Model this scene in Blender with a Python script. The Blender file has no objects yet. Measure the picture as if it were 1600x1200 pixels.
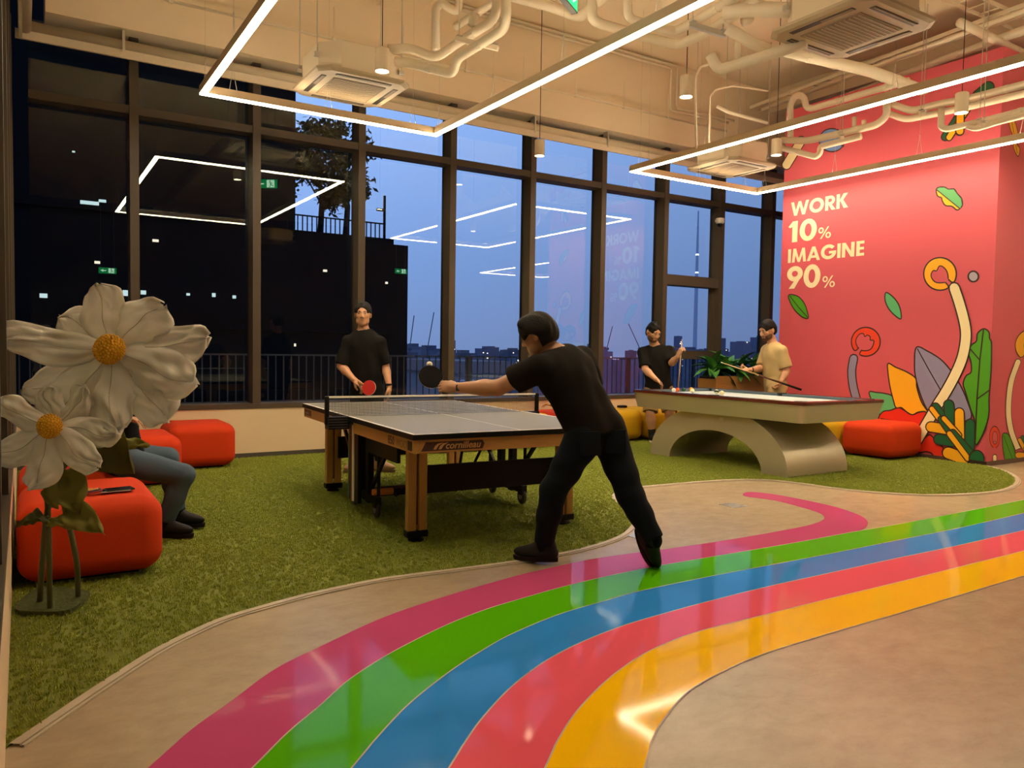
import bpy, math, random
import numpy as np
from mathutils import Vector, Matrix
from mathutils.geometry import tessellate_polygon

# ---------------------------------------------------------------- camera, sky, exposure
SC = bpy.context.scene
COL = SC.collection
CAM_H = 1.30
F_PX = 1210.0


def _axes(v1=(2730, 575.5), v2=(30, 532)):
    """camera axes from the two horizontal vanishing points of the room"""
    a = np.array([(v1[0] - 800) / F_PX, (600 - v1[1]) / F_PX, 1.0])
    b = np.array([(v2[0] - 800) / F_PX, (600 - v2[1]) / F_PX, 1.0])
    a /= np.linalg.norm(a)
    b /= np.linalg.norm(b)
    c = a + b
    d = a - b
    c /= np.linalg.norm(c)
    d /= np.linalg.norm(d)
    a = (c + d) / 2 ** .5
    b = (c - d) / 2 ** .5
    z = np.cross(a, b)
    if z[1] < 0:
        z = -z
    return np.array([a, b, z]).T


W2C = _axes()
cam_data = bpy.data.cameras.new('camera')
cam_data.sensor_width = 36
cam_data.lens = F_PX / 1600 * 36
cam_data.clip_start = 0.03
cam_data.clip_end = 4000
cam = bpy.data.objects.new('camera', cam_data)
COL.objects.link(cam)
cam.matrix_world = Matrix([
    [W2C[0][0], W2C[1][0], -W2C[2][0], 0],
    [W2C[0][1], W2C[1][1], -W2C[2][1], 0],
    [W2C[0][2], W2C[1][2], -W2C[2][2], CAM_H],
    [0, 0, 0, 1]])
SC.camera = cam

SC.view_settings.view_transform = 'Standard'
SC.view_settings.look = 'None'
SC.view_settings.gamma = 1
SC.view_settings.use_curve_mapping = False
SC.view_settings.exposure = 1.28

LED_STRENGTH = 25.0
LED_UP = 15.0
LED_COLOR = (1.0, 0.80, 0.53)
SPOT_WATTS = 55.0

world = bpy.data.worlds.new('dusk_sky')
SC.world = world
world.use_nodes = True
_n = world.node_tree.nodes
_l = world.node_tree.links
_n.clear()
_out = _n.new('ShaderNodeOutputWorld')
_bg = _n.new('ShaderNodeBackground')
_ramp = _n.new('ShaderNodeValToRGB')
_sep = _n.new('ShaderNodeSeparateXYZ')
_tc = _n.new('ShaderNodeTexCoord')
_l.new(_tc.outputs['Generated'], _sep.inputs[0])
_l.new(_sep.outputs['Z'], _ramp.inputs[0])
_mr = _n.new('ShaderNodeMapRange')          # the sky is paler towards the sunset on the left
_mr.inputs['From Min'].default_value = 0.2
_mr.inputs['From Max'].default_value = 0.9
_mr.inputs['To Min'].default_value = 1.12
_mr.inputs['To Max'].default_value = 0.62
_l.new(_sep.outputs['X'], _mr.inputs['Value'])
_vm = _n.new('ShaderNodeVectorMath')
_vm.operation = 'SCALE'
_l.new(_ramp.outputs[0], _vm.inputs[0])
_l.new(_mr.outputs[0], _vm.inputs['Scale'])
_l.new(_vm.outputs[0], _bg.inputs[0])
_l.new(_bg.outputs[0], _out.inputs[0])
_e = _ramp.color_ramp.elements
_e[0].position = 0.0
_e[0].color = (0.105, 0.155, 0.300, 1)
_e[1].position = 1.0
_e[1].color = (0.10, 0.17, 0.42, 1)
_m = _e.new(0.10)
_m.color = (0.112, 0.186, 0.375, 1)
_m = _e.new(0.30)
_m.color = (0.165, 0.270, 0.520, 1)
_bg.inputs[1].default_value = 1.0


# ---------------------------------------------------------------- places in the room
def ray(px, py):
    return W2C.T @ np.array([(px - 800) / F_PX, (600 - py) / F_PX, 1.0])


O3 = np.array([0, 0, CAM_H])


def onz(px, py, z=0.0):
    d = ray(px, py)
    return O3 + d * (z - CAM_H) / d[2]


def ony(px, py, y):
    d = ray(px, py)
    return O3 + d * y / d[1]


def onx(px, py, x):
    d = ray(px, py)
    return O3 + d * x / d[0]


def at(px, py, dist):
    return O3 + ray(px, py) * dist


CAM_R = W2C[0].copy()      # camera right / up / forward in world space
CAM_U = W2C[1].copy()
CAM_F = W2C[2].copy()

WIN_Y = 9.03               # inner face of the window wall
LEFT_X = -0.06             # inner face of the left wall
PINK_X = 9.60              # mural wall face
PINK_Y0, PINK_Y1 = 4.69, 7.71
SLAB = 5.65


# ---------------------------------------------------------------- helpers: colours and materials
def srgb(h):
    h = h.lstrip('#')
    o = []
    for i in (0, 2, 4):
        c = int(h[i:i + 2], 16) / 255
        o.append(c / 12.92 if c <= 0.04045 else ((c + 0.055) / 1.055) ** 2.4)
    return tuple(o) + (1,)


MATS = {}


def mat(name, color, rough=0.6, metal=0.0, noise=None, bump=None, coat=0.0, spec=0.5,
        emit=None, emit_s=0.0, sss=0.0, sheen=0.0, stretch=None, rnoise=None, trans=0.0):
    """procedural principled material; noise=(scale, amount, second colour), bump=(scale, strength)"""
    if name in MATS:
        return MATS[name]
    m = bpy.data.materials.new(name)
    m.use_nodes = True
    nt = m.node_tree
    b = nt.nodes['Principled BSDF']
    c = srgb(color) if isinstance(color, str) else tuple(color) + ((1,) if len(color) == 3 else ())
    b.inputs['Base Color'].default_value = c
    b.inputs['Roughness'].default_value = rough
    b.inputs['Metallic'].default_value = metal
    b.inputs['Specular IOR Level'].default_value = spec
    b.inputs['Coat Weight'].default_value = coat
    b.inputs['Coat Roughness'].default_value = 0.08
    if sss:
        b.inputs['Subsurface Weight'].default_value = sss
        b.inputs['Subsurface Radius'].default_value = (0.02, 0.008, 0.004)
    if sheen:
        b.inputs['Sheen Weight'].default_value = sheen
    if emit:
        b.inputs['Emission Color'].default_value = srgb(emit) if isinstance(emit, str) else tuple(emit) + (1,)
        b.inputs['Emission Strength'].default_value = emit_s
    tc = nt.nodes.new('ShaderNodeTexCoord')
    vec = tc.outputs['Object']
    if stretch:
        mp = nt.nodes.new('ShaderNodeMapping')
        mp.inputs['Scale'].default_value = stretch
        nt.links.new(vec, mp.inputs[0])
        vec = mp.outputs[0]
    if noise:
        sc, amt, c2 = noise
        nz = nt.nodes.new('ShaderNodeTexNoise')
        nz.inputs['Scale'].default_value = sc
        nz.inputs['Detail'].default_value = 6
        nz.inputs['Roughness'].default_value = 0.6
        nt.links.new(vec, nz.inputs['Vector'])
        mr = nt.nodes.new('ShaderNodeMapRange')
        mr.inputs['From Min'].default_value = 0.35
        mr.inputs['From Max'].default_value = 0.65
        mr.inputs['To Max'].default_value = amt
        nt.links.new(nz.outputs['Fac'], mr.inputs['Value'])
        mx = nt.nodes.new('ShaderNodeMix')
        mx.data_type = 'RGBA'
        mx.inputs['A'].default_value = c
        mx.inputs['B'].default_value = srgb(c2) if isinstance(c2, str) else tuple(c2) + (1,)
        nt.links.new(mr.outputs[0], mx.inputs['Factor'])
        nt.links.new(mx.outputs['Result'], b.inputs['Base Color'])
    if rnoise:
        sc, lo, hi = rnoise
        nz = nt.nodes.new('ShaderNodeTexNoise')
        nz.inputs['Scale'].default_value = sc
        nz.inputs['Detail'].default_value = 5
        nt.links.new(vec, nz.inputs['Vector'])
        mr = nt.nodes.new('ShaderNodeMapRange')
        mr.inputs['From Min'].default_value = 0.3
        mr.inputs['From Max'].default_value = 0.7
        mr.inputs['To Min'].default_value = lo
        mr.inputs['To Max'].default_value = hi
        nt.links.new(nz.outputs['Fac'], mr.inputs['Value'])
        nt.links.new(mr.outputs[0], b.inputs['Roughness'])
    if bump:
        sc, st = bump
        nz = nt.nodes.new('ShaderNodeTexNoise')
        nz.inputs['Scale'].default_value = sc
        nz.inputs['Detail'].default_value = 4
        nt.links.new(vec, nz.inputs['Vector'])
        bp = nt.nodes.new('ShaderNodeBump')
        bp.inputs['Strength'].default_value = st
        bp.inputs['Distance'].default_value = 0.01
        nt.links.new(nz.outputs['Fac'], bp.inputs['Height'])
        nt.links.new(bp.outputs[0], b.inputs['Normal'])
    MATS[name] = m
    return m


def emission_mat(name, color, strength):
    if name in MATS:
        return MATS[name]
    m = bpy.data.materials.new(name)
    m.use_nodes = True
    nt = m.node_tree
    nt.nodes.clear()
    o = nt.nodes.new('ShaderNodeOutputMaterial')
    e = nt.nodes.new('ShaderNodeEmission')
    e.inputs[0].default_value = tuple(color[:3]) + (1,)
    e.inputs[1].default_value = strength
    nt.links.new(e.outputs[0], o.inputs[0])
    MATS[name] = m
    return m


def glass_mat(name, tint, refl=2.1):
    m = bpy.data.materials.new(name)
    m.use_nodes = True
    nt = m.node_tree
    nt.nodes.clear()
    o = nt.nodes.new('ShaderNodeOutputMaterial')
    mix = nt.nodes.new('ShaderNodeMixShader')
    tr = nt.nodes.new('ShaderNodeBsdfTransparent')
    tr.inputs[0].default_value = tuple(tint) + (1,)
    gl = nt.nodes.new('ShaderNodeBsdfGlossy')
    gl.inputs['Roughness'].default_value = 0.0
    gl.inputs['Color'].default_value = (0.86, 0.95, 0.80, 1)
    fr = nt.nodes.new('ShaderNodeFresnel')
    fr.inputs['IOR'].default_value = 1.5
    mu = nt.nodes.new('ShaderNodeMath')
    mu.operation = 'MULTIPLY'
    mu.inputs[1].default_value = refl
    mu.use_clamp = True
    nt.links.new(fr.outputs[0], mu.inputs[0])
    nt.links.new(mu.outputs[0], mix.inputs[0])
    nt.links.new(tr.outputs[0], mix.inputs[1])
    nt.links.new(gl.outputs[0], mix.inputs[2])
    nt.links.new(mix.outputs[0], o.inputs[0])
    MATS[name] = m
    return m


# ---------------------------------------------------------------- helpers: geometry
def unit(v):
    v = np.asarray(v, float)
    return v / (np.linalg.norm(v) + 1e-12)


def frame_of(d, up=(0, 0, 1)):
    """orthonormal (x, y, d)"""
    d = unit(d)
    up = np.asarray(up, float)
    if abs(np.dot(d, up)) > 0.98:
        up = np.array([1.0, 0, 0])
    x = unit(np.cross(up, d))
    return x, np.cross(d, x), d


def smooth_line(pts, n=8, closed=False):
    """Catmull-Rom through points of any dimension"""
    p = [np.asarray(q, float) for q in pts]
    m = len(p)
    out = []
    rng = range(m if closed else m - 1)
    for i in rng:
        if closed:
            a, b, c, d = p[(i - 1) % m], p[i], p[(i + 1) % m], p[(i + 2) % m]
        else:
            a = p[i - 1] if i > 0 else 2 * p[0] - p[1]
            b, c = p[i], p[i + 1]
            d = p[i + 2] if i + 2 < m else 2 * p[-1] - p[-2]
        for k in range(n):
            t = k / n
            out.append(0.5 * ((2 * b) + (c - a) * t + (2 * a - 5 * b + 4 * c - d) * t * t
                              + (3 * b - a - 3 * c + d) * t ** 3))
    if not closed:
        out.append(p[-1])
    return out


class MB:
    """collects faces; build() links them as one mesh object"""

    def __init__(self):
        self.v = []
        self.f = []

    def add(self, verts, faces):
        o = len(self.v)
        self.v += [tuple(float(c) for c in q) for q in verts]
        self.f += [tuple(i + o for i in q) for q in faces]
        return self

    def box(self, c, s, rz=0.0, M=None):
        x, y, z = s[0] / 2, s[1] / 2, s[2] / 2
        vs = np.array([(-x, -y, -z), (x, -y, -z), (x, y, -z), (-x, y, -z), (-x, -y, z), (x, -y, z), (x, y, z), (-x, y, z)])
        if M is not None:
            vs = vs @ np.asarray(M, float).T
        elif rz:
            ca, sa = math.cos(rz), math.sin(rz)
            vs = np.column_stack([vs[:, 0] * ca - vs[:, 1] * sa, vs[:, 0] * sa + vs[:, 1] * ca, vs[:, 2]])
        vs = vs + np.asarray(c, float)
        return self.add(vs, [(0, 3, 2, 1), (4, 5, 6, 7), (0, 1, 5, 4), (1, 2, 6, 5), (2, 3, 7, 6), (3, 0, 4, 7)])

    def box2(self, a, b):
        a = np.asarray(a, float)
        b = np.asarray(b, float)
        return self.box((a + b) / 2, np.abs(b - a))

    def bar(self, a, b, w, h, up=(0, 0, 1)):
        a = np.asarray(a, float)
        b = np.asarray(b, float)
        x, y, d = frame_of(b - a, up)
        M = np.column_stack([x, y, d])
        return self.box((a + b) / 2, (w, h, np.linalg.norm(b - a)), M=M)

    def rbox(self, c, s, r, n=4, rz=0.0, M=None, puff=0.0):
        """rounded box"""
        hs = np.array(s, float) / 2
        r = min(r, hs.min() * 0.999)
        line = []
        for i in range(n + 1):
            line.append(('lo', (i / n) - 1))
        for i in range(n + 1):
            line.append(('hi', i / n))
        N = len(line)
        def pt(face, i, j):
            ax, sg = face
            (ka, a), (kb, b) = line[i], line[j]
            q = [0, 0, 0]
            d = [0, 0, 0]
            o1, o2 = [k for k in range(3) if k != ax]
            d[ax] = sg
            d[o1] = a
            d[o2] = b
            core = [0, 0, 0]
            core[ax] = sg * (hs[ax] - r)
            core[o1] = (-1 if ka == 'lo' else 1) * (hs[o1] - r)
            core[o2] = (-1 if kb == 'lo' else 1) * (hs[o2] - r)
            d = np.array(d, float)
            d = np.array([math.tan(t * math.pi / 4) if k != ax else t for k, t in enumerate(d)])
            return np.array(core) + r * unit(d)
        vs, fs, key = [], [], {}
        def vid(p):
            k = tuple(np.round(p, 5))
            if k not in key:
                key[k] = len(vs)
                vs.append(p)
            return key[k]
        for ax in range(3):
            for sg in (-1, 1):
                for i in range(N - 1):
                    for j in range(N - 1):
                        q = [vid(pt((ax, sg), a, b)) for a, b in ((i, j), (i + 1, j), (i + 1, j + 1), (i, j + 1))]
                        q2 = []
                        for t in q:
                            if t not in q2:
                                q2.append(t)
                        if len(q2) < 3:
                            continue
                        flip = (sg > 0) if ax == 1 else (sg < 0)
                        fs.append(tuple(q2[::-1]) if flip else tuple(q2))
        vs = np.array(vs)
        if puff:
            e = vs / hs
            for k in range(3):
                o1, o2 = [t for t in range(3) if t != k]
                vs[:, k] += np.sign(vs[:, k]) * puff * (np.abs(e[:, k]) > 0.9) * (1 - e[:, o1] ** 2).clip(0) * (1 - e[:, o2] ** 2).clip(0)
        if M is not None:
            vs = vs @ np.asarray(M, float).T
        elif rz:
            ca, sa = math.cos(rz), math.sin(rz)
            vs = np.column_stack([vs[:, 0] * ca - vs[:, 1] * sa, vs[:, 0] * sa + vs[:, 1] * ca, vs[:, 2]])
        return self.add(vs + np.asarray(c, float), fs)

    def cyl(self, a, b, r, n=16, r2=None, caps=True):
        a = np.asarray(a, float)
        b = np.asarray(b, float)
        r2 = r if r2 is None else r2
        x, y, d = frame_of(b - a)
        vs = []
        for p, q in ((a, r), (b, r2)):
            for i in range(n):
                t = 2 * math.pi * i / n
                vs.append(p + q * (math.cos(t) * x + math.sin(t) * y))
        fs = [(i, (i + 1) % n, n + (i + 1) % n, n + i) for i in range(n)]
        if caps:
            fs += [tuple(range(n - 1, -1, -1)), tuple(range(n, 2 * n))]
        return self.add(vs, fs)

    def tube(self, pts, r, n=8, caps=True):
        p = [np.asarray(q, float) for q in pts]
        rs = r if isinstance(r, (list, tuple)) else [r] * len(p)
        vs, fs = [], []
        x = None
        for i, q in enumerate(p):
            d = unit(p[min(i + 1, len(p) - 1)] - p[max(i - 1, 0)])
            if x is None:
                x, y, _ = frame_of(d)
            else:
                x = unit(x - d * np.dot(x, d))
                y = np.cross(d, x)
            for k in range(n):
                t = 2 * math.pi * k / n
                vs.append(q + rs[i] * (math.cos(t) * x + math.sin(t) * y))
        for i in range(len(p) - 1):
            for k in range(n):
                fs.append((i * n + k, i * n + (k + 1) % n, (i + 1) * n + (k + 1) % n, (i + 1) * n + k))
        if caps:
            m = (len(p) - 1) * n
            fs += [tuple(range(n - 1, -1, -1)), tuple(range(m, m + n))]
        return self.add(vs, fs)

    def lathe(self, c, prof, n=20, axis=(0, 0, 1)):
        """prof = [(radius, height)]"""
        x, y, d = frame_of(axis)
        c = np.asarray(c, float)
        vs, fs = [], []
        for (r, h) in prof:
            for k in range(n):
                t = 2 * math.pi * k / n
                vs.append(c + d * h + max(r, 1e-5) * (math.cos(t) * x + math.sin(t) * y))
        for i in range(len(prof) - 1):
            for k in range(n):
                fs.append((i * n + k, i * n + (k + 1) % n, (i + 1) * n + (k + 1) % n, (i + 1) * n + k))
        m = (len(prof) - 1) * n
        fs += [tuple(range(n - 1, -1, -1)), tuple(range(m, m + n))]
        return self.add(vs, fs)

    def ball(self, c, r, n=12, m=8, M=None):
        r = np.array(r if hasattr(r, '__len__') else (r, r, r), float)
        vs, fs = [], []
        for i in range(1, m):
            a = math.pi * i / m
            for k in range(n):
                t = 2 * math.pi * k / n
                vs.append((math.sin(a) * math.cos(t), math.sin(a) * math.sin(t), math.cos(a)))
        vs += [(0, 0, 1), (0, 0, -1)]
        T, Bt = len(vs) - 2, len(vs) - 1
        for i in range(m - 2):
            for k in range(n):
                fs.append((i * n + k, (i + 1) * n + k, (i + 1) * n + (k + 1) % n, i * n + (k + 1) % n))
        for k in range(n):
            fs.append((T, k, (k + 1) % n))
            fs.append((Bt, (m - 2) * n + (k + 1) % n, (m - 2) * n + k))
        vs = np.array(vs) * r
        if M is not None:
            vs = vs @ np.asarray(M, float).T
        return self.add(vs + np.asarray(c, float), fs)

    def poly(self, pts3, flip=False):
        """flat polygon (may be concave), tessellated"""
        p = [Vector(tuple(map(float, q))) for q in pts3]
        tris = tessellate_polygon([p])
        n = Vector((0, 0, 0))
        for i in range(len(p)):
            n += p[i].cross(p[(i + 1) % len(p)])
        fs = []
        for t in tris:
            tn = (p[t[1]] - p[t[0]]).cross(p[t[2]] - p[t[0]])
            if tn.length < 1e-12:
                continue
            ok = tn.dot(n) > 0
            if flip:
                ok = not ok
            fs.append(tuple(t) if ok else tuple(t[::-1]))
        return self.add(p, fs)

    def slab(self, pts2, z0, z1):
        """extruded horizontal polygon"""
        area = sum(pts2[i][0] * pts2[(i + 1) % len(pts2)][1] - pts2[(i + 1) % len(pts2)][0] * pts2[i][1] for i in range(len(pts2)))
        if area < 0:
            pts2 = pts2[::-1]
        self.poly([(q[0], q[1], z1) for q in pts2])
        self.poly([(q[0], q[1], z0) for q in pts2], flip=True)
        n = len(pts2)
        vs = [(q[0], q[1], z0) for q in pts2] + [(q[0], q[1], z1) for q in pts2]
        return self.add(vs, [(i, (i + 1) % n, n + (i + 1) % n, n + i) for i in range(n)])

    def mesh(self, name, smooth=False):
        me = bpy.data.meshes.new(name)
        me.from_pydata(self.v, [], self.f)
        me.update()
        if smooth:
            me.polygons.foreach_set('use_smooth', [True] * len(me.polygons))
        return me

    def build(self, name, m, parent=None, smooth=False, world=False, auto=False):
        if world and parent is not None:
            o = parent.location
            self.v = [(a - o.x, b - o.y, c - o.z) for a, b, c in self.v]
        me = self.mesh(name, smooth or auto)
        if m is not None:
            me.materials.append(m)
        ob = bpy.data.objects.new(name, me)
        COL.objects.link(ob)
        if parent is not None:
            ob.parent = parent
        if auto:
            sharp_edges(me, 35)
        return ob


def sharp_edges(me, deg):
    """smooth shading with sharp edges above an angle"""
    me.update()
    nf = len(me.polygons)
    nor = np.zeros(nf * 3)
    me.polygons.foreach_get('normal', nor)
    nor = nor.reshape(-1, 3)
    ed = {}
    for p in me.polygons:
        for k in p.edge_keys:
            ed.setdefault(k, []).append(p.index)
    ca = math.cos(math.radians(deg))
    for e in me.edges:
        fs = ed.get(tuple(sorted(e.vertices)), [])
        if len(fs) == 2 and np.dot(nor[fs[0]], nor[fs[1]]) < ca:
            e.use_edge_sharp = True


def instance(name, me, loc, parent=None, rot=None):
    ob = bpy.data.objects.new(name, me)
    COL.objects.link(ob)
    ob.location = loc
    if rot is not None:
        ob.rotation_euler = rot
    if parent is not None:
        ob.parent = parent
    return ob


def thing(name, label, cat, loc=(0, 0, 0), rz=0.0, group=None):
    o = bpy.data.objects.new(name, None)
    o.empty_display_size = 0.1
    COL.objects.link(o)
    o.location = tuple(float(c) for c in loc)
    o.rotation_euler = (0, 0, rz)
    o['label'] = label
    o['category'] = cat
    if group:
        o['group'] = group
    return o


def tag(o, label, cat, group=None, kind=None):
    o['label'] = label
    o['category'] = cat
    if group:
        o['group'] = group
    if kind:
        o['kind'] = kind
    return o


def struct(o, label=None):
    o['kind'] = 'structure'
    if label:
        o['label'] = label
    return o


def struct_empty(name, loc=(0, 0, 0), label=None):
    o = bpy.data.objects.new(name, None)
    COL.objects.link(o)
    o.location = loc
    o['kind'] = 'structure'
    if label:
        o['label'] = label
    return o


def text_mesh(txt, size, m, name, parent, origin, xdir, ydir, bold=0.0, shear=0.0, thick=0.0005):
    """built-in font lettering turned into a mesh lying in the plane xdir / ydir"""
    cu = bpy.data.curves.new(name, 'FONT')
    cu.body = txt
    cu.size = size
    cu.offset = bold
    cu.shear = shear
    cu.extrude = thick
    cu.resolution_u = 3
    tmp = bpy.data.objects.new(name, cu)
    COL.objects.link(tmp)
    dg = bpy.context.evaluated_depsgraph_get()
    me = bpy.data.meshes.new_from_object(tmp.evaluated_get(dg))
    bpy.data.objects.remove(tmp)
    x, y = unit(xdir), unit(ydir)
    z = np.cross(x, y)
    me.transform(Matrix([[x[0], y[0], z[0], origin[0]], [x[1], y[1], z[1], origin[1]], [x[2], y[2], z[2], origin[2]], [0, 0, 0, 1]]))
    me.materials.clear()
    me.materials.append(m)
    me.name = name
    ob = bpy.data.objects.new(name, me)
    COL.objects.link(ob)
    ob.parent = parent
    return ob


random.seed(7)
RNG = np.random.default_rng(11)

# ---------------------------------------------------------------- materials of the room
M_CREAM = mat('cream_paint', (0.72, 0.57, 0.37), 0.75, bump=(60, 0.05))
M_CEIL = mat('ceiling_paint', (0.82, 0.68, 0.49), 0.8, bump=(30, 0.08))
M_PIPE = mat('pipe_paint', (0.78, 0.68, 0.52), 0.5, bump=(25, 0.05))
M_CONC = mat('polished_concrete', (0.47, 0.370, 0.250), 0.27, noise=(0.8, 0.7, (0.36, 0.28, 0.19)), bump=(7, 0.015))
M_FRAME = mat('bronze_frame', (0.080, 0.061, 0.043), 0.45, spec=0.3)
M_BASEB = mat('baseboard_dark', (0.075, 0.070, 0.055), 0.5)
M_TRIM = mat('turf_trim', (0.52, 0.44, 0.33), 0.4, noise=(9, 0.5, (0.40, 0.33, 0.24)))
M_BLACK = mat('black_plastic', (0.006, 0.006, 0.006), 0.5, spec=0.2)
M_METAL = mat('brushed_metal', (0.62, 0.60, 0.55), 0.32, metal=0.9)
M_WHITE = mat('white_plastic', (0.78, 0.76, 0.70), 0.4)
M_GLASS = glass_mat('window_glass', (0.80, 0.84, 0.86))


def add_streaks(m):
    """fine darker streaks and scratches in the concrete"""
    nt = m.node_tree
    b = nt.nodes['Principled BSDF']
    src = b.inputs['Base Color'].links[0].from_socket
    tc = nt.nodes.new('ShaderNodeTexCoord')
    mp = nt.nodes.new('ShaderNodeMapping')
    mp.inputs['Scale'].default_value = (1.5, 2.4, 1)
    mp.inputs['Rotation'].default_value = (0, 0, 0.6)
    nt.links.new(tc.outputs['Object'], mp.inputs[0])
    nz = nt.nodes.new('ShaderNodeTexNoise')
    nz.inputs['Scale'].default_value = 4.0
    nz.inputs['Detail'].default_value = 12
    nz.inputs['Roughness'].default_value = 0.72
    nz.inputs['Distortion'].default_value = 0.25
    nt.links.new(mp.outputs[0], nz.inputs['Vector'])
    rp = nt.nodes.new('ShaderNodeValToRGB')
    rp.color_ramp.elements[0].position = 0.34
    rp.color_ramp.elements[0].color = (0.72, 0.68, 0.63, 1)
    rp.color_ramp.elements[1].position = 0.66
    rp.color_ramp.elements[1].color = (1.02, 1.01, 1.0, 1)
    nt.links.new(nz.outputs['Fac'], rp.inputs[0])
    mx = nt.nodes.new('ShaderNodeMix')
    mx.data_type = 'RGBA'
    mx.blend_type = 'MULTIPLY'
    mx.inputs['Factor'].default_value = 0.65
    nt.links.new(src, mx.inputs['A'])
    nt.links.new(rp.outputs[0], mx.inputs['B'])
    nt.links.new(mx.outputs['Result'], b.inputs['Base Color'])


add_streaks(M_CONC)

# ---------------------------------------------------------------- floor with painted stripes
ROOM_X1, ROOM_Y0 = 16.0, -9.0
floor = struct(MB().box2((-0.4, ROOM_Y0, -0.2), (ROOM_X1, WIN_Y + 0.3, 0.0)).build('floor', M_CONC),
               'polished tan concrete floor with painted rainbow stripes')

B0 = [(232, 1200), (300, 1140), (360, 1097), (430, 1046), (500, 1011), (600, 965), (700, 931), (800, 902), (850, 890),
      (925, 874), (1010, 862), (1050, 857), (1150, 842), (1250, 824), (1280, 816)]
HOOK_IN = [(1288, 810), (1281, 802), (1250, 792), (1210, 782), (1168, 776), (1161, 772), (1172, 769)]
HOOK_OUT = [(1205, 772), (1250, 780), (1300, 791), (1335, 802), (1352, 811), (1356, 819), (1349, 827)]
B1 = [(395, 1200), (450, 1145), (500, 1103), (545, 1063), (600, 1027), (650, 1000), (700, 976), (750, 956), (800, 940), (900, 912),
      (1000, 890), (1055, 880), (1150, 864), (1250, 847), (1330, 832), (1400, 820), (1500, 801), (1600, 781)]
B2 = [(550, 1200), (592, 1150), (640, 1100), (700, 1052), (750, 1019), (800, 991), (875, 960), (950, 938), (1000, 924), (1100, 903),
      (1200, 884), (1300, 865), (1400, 845), (1500, 825), (1600, 802)]
B3 = [(702, 1200), (725, 1163), (755, 1121), (800, 1073), (850, 1035), (900, 1008), (950, 987), (1000, 970), (1100, 942), (1200, 917),
      (1300, 895), (1400, 873), (1500, 852), (1600, 829)]
B4 = [(852, 1200), (872, 1157), (903, 1110), (950, 1062), (1000, 1026), (1050, 1002), (1100, 985), (1200, 960), (1300, 935), (1400, 911),
      (1500, 886), (1600, 861)]
B5 = [(1007, 1200), (1020, 1155), (1043, 1117), (1080, 1078), (1140, 1045), (1200, 1020), (1300, 989), (1400, 960), (1500, 930), (1600, 900)]


def floor_line(px, ext0=True, ext1=True, z=0.0):
    p = [onz(a, b, z)[:2] for a, b in px]
    if ext0:
        p = [p[0] + unit(p[0] - p[1]) * 0.9 + np.array([0.0, -0.25]) * 0] + p
    if ext1:
        d = unit(p[-1] - p[-2])
        p = p + [p[-1] + d * 2.0, p[-1] + d * 4.0]
    return smooth_line(p, 8)


def paint(name, hexcol):
    return mat(name, hexcol, 0.065, spec=0.10, bump=(3.2, 0.010))


stripe_cols = [('stripe_magenta', (0.50, 0.068, 0.20)), ('stripe_green', (0.085, 0.42, 0.004)), ('stripe_blue', (0.030, 0.235, 0.70)),
               ('stripe_pink', (0.78, 0.105, 0.165)), ('stripe_yellow', (0.95, 0.53, 0.004))]
b0 = floor_line(B0, True, False)
hook = smooth_line([onz(a, b)[:2] for a, b in [B0[-1]] + HOOK_IN + HOOK_OUT + [B1[14]]], 6)
b1 = floor_line(B1)
i1 = min(range(len(b1)), key=lambda i: np.linalg.norm(b1[i] - hook[-1]))
lines = [b1] + [floor_line(b) for b in (B2, B3, B4, B5)]
polys = [list(b0) + list(hook[1:]) + list(b1[:i1][::-1])]
for a, b in zip(lines[:-1], lines[1:]):
    polys.append(list(a) + list(b)[::-1])


def resample(ln, n):
    ln = np.array(ln)
    s = np.concatenate([[0], np.cumsum(np.linalg.norm(np.diff(ln, axis=0), axis=1))])
    q = np.linspace(0, s[-1], n)
    return np.column_stack([np.interp(q, s, ln[:, 0]), np.interp(q, s, ln[:, 1])])


def stripe_between(a, b, z):
    """flat band between two boundary lines with a thin edge"""
    n = 160
    A_, B_ = resample(a, n), resample(b, n)
    m = MB()
    vs = [(q[0], q[1], z) for q in A_] + [(q[0], q[1], z) for q in B_] + [(q[0], q[1], 0) for q in A_] + [(q[0], q[1], 0) for q in B_]
    fs = []
    for i in range(n - 1):
        fs += [(n + i, n + i + 1, i + 1, i), (i, i + 1, 2 * n + i + 1, 2 * n + i), (3 * n + i, 3 * n + i + 1, n + i + 1, n + i)]
    return m.add(vs, fs)


for k, (nm, cc) in enumerate(stripe_cols):
    if k == 0:
        mb = MB().slab([tuple(q) for q in polys[0]], 0.0, 0.0022)
    else:
        mb = stripe_between(lines[k - 1], lines[k], 0.0022)
    st = mb.build('painted_stripe', paint(nm, cc), floor)
    st['label'] = nm.split('_')[1] + ' stripe painted on the concrete'
# thin resin joints between the stripes
for k, ln in enumerate(lines):
    off = MB()
    q = [np.array([p[0], p[1], 0.0022]) for p in ln]
    for i in range(len(q) - 1):
        d = unit(q[i + 1] - q[i])
        s = np.array([-d[1], d[0], 0]) * 0.003
        off.add([q[i] - s, q[i + 1] - s, q[i + 1] + s, q[i] + s], [(0, 1, 2, 3)])
    off.v = [(a, b, 0.0026) for a, b, c in off.v]
    off.build('stripe_joint', M_TRIM, floor)
# floor box set in the concrete
fb = onz(1146, 790)
MB().box((fb[0], fb[1], 0.002), (0.17, 0.17, 0.006)).build('floor_box_lid', M_METAL, floor)
fb = onz(992, 836)
MB().box((fb[0], fb[1], 0.002), (0.14, 0.14, 0.006)).build('floor_box_lid', M_METAL, floor)

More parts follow.
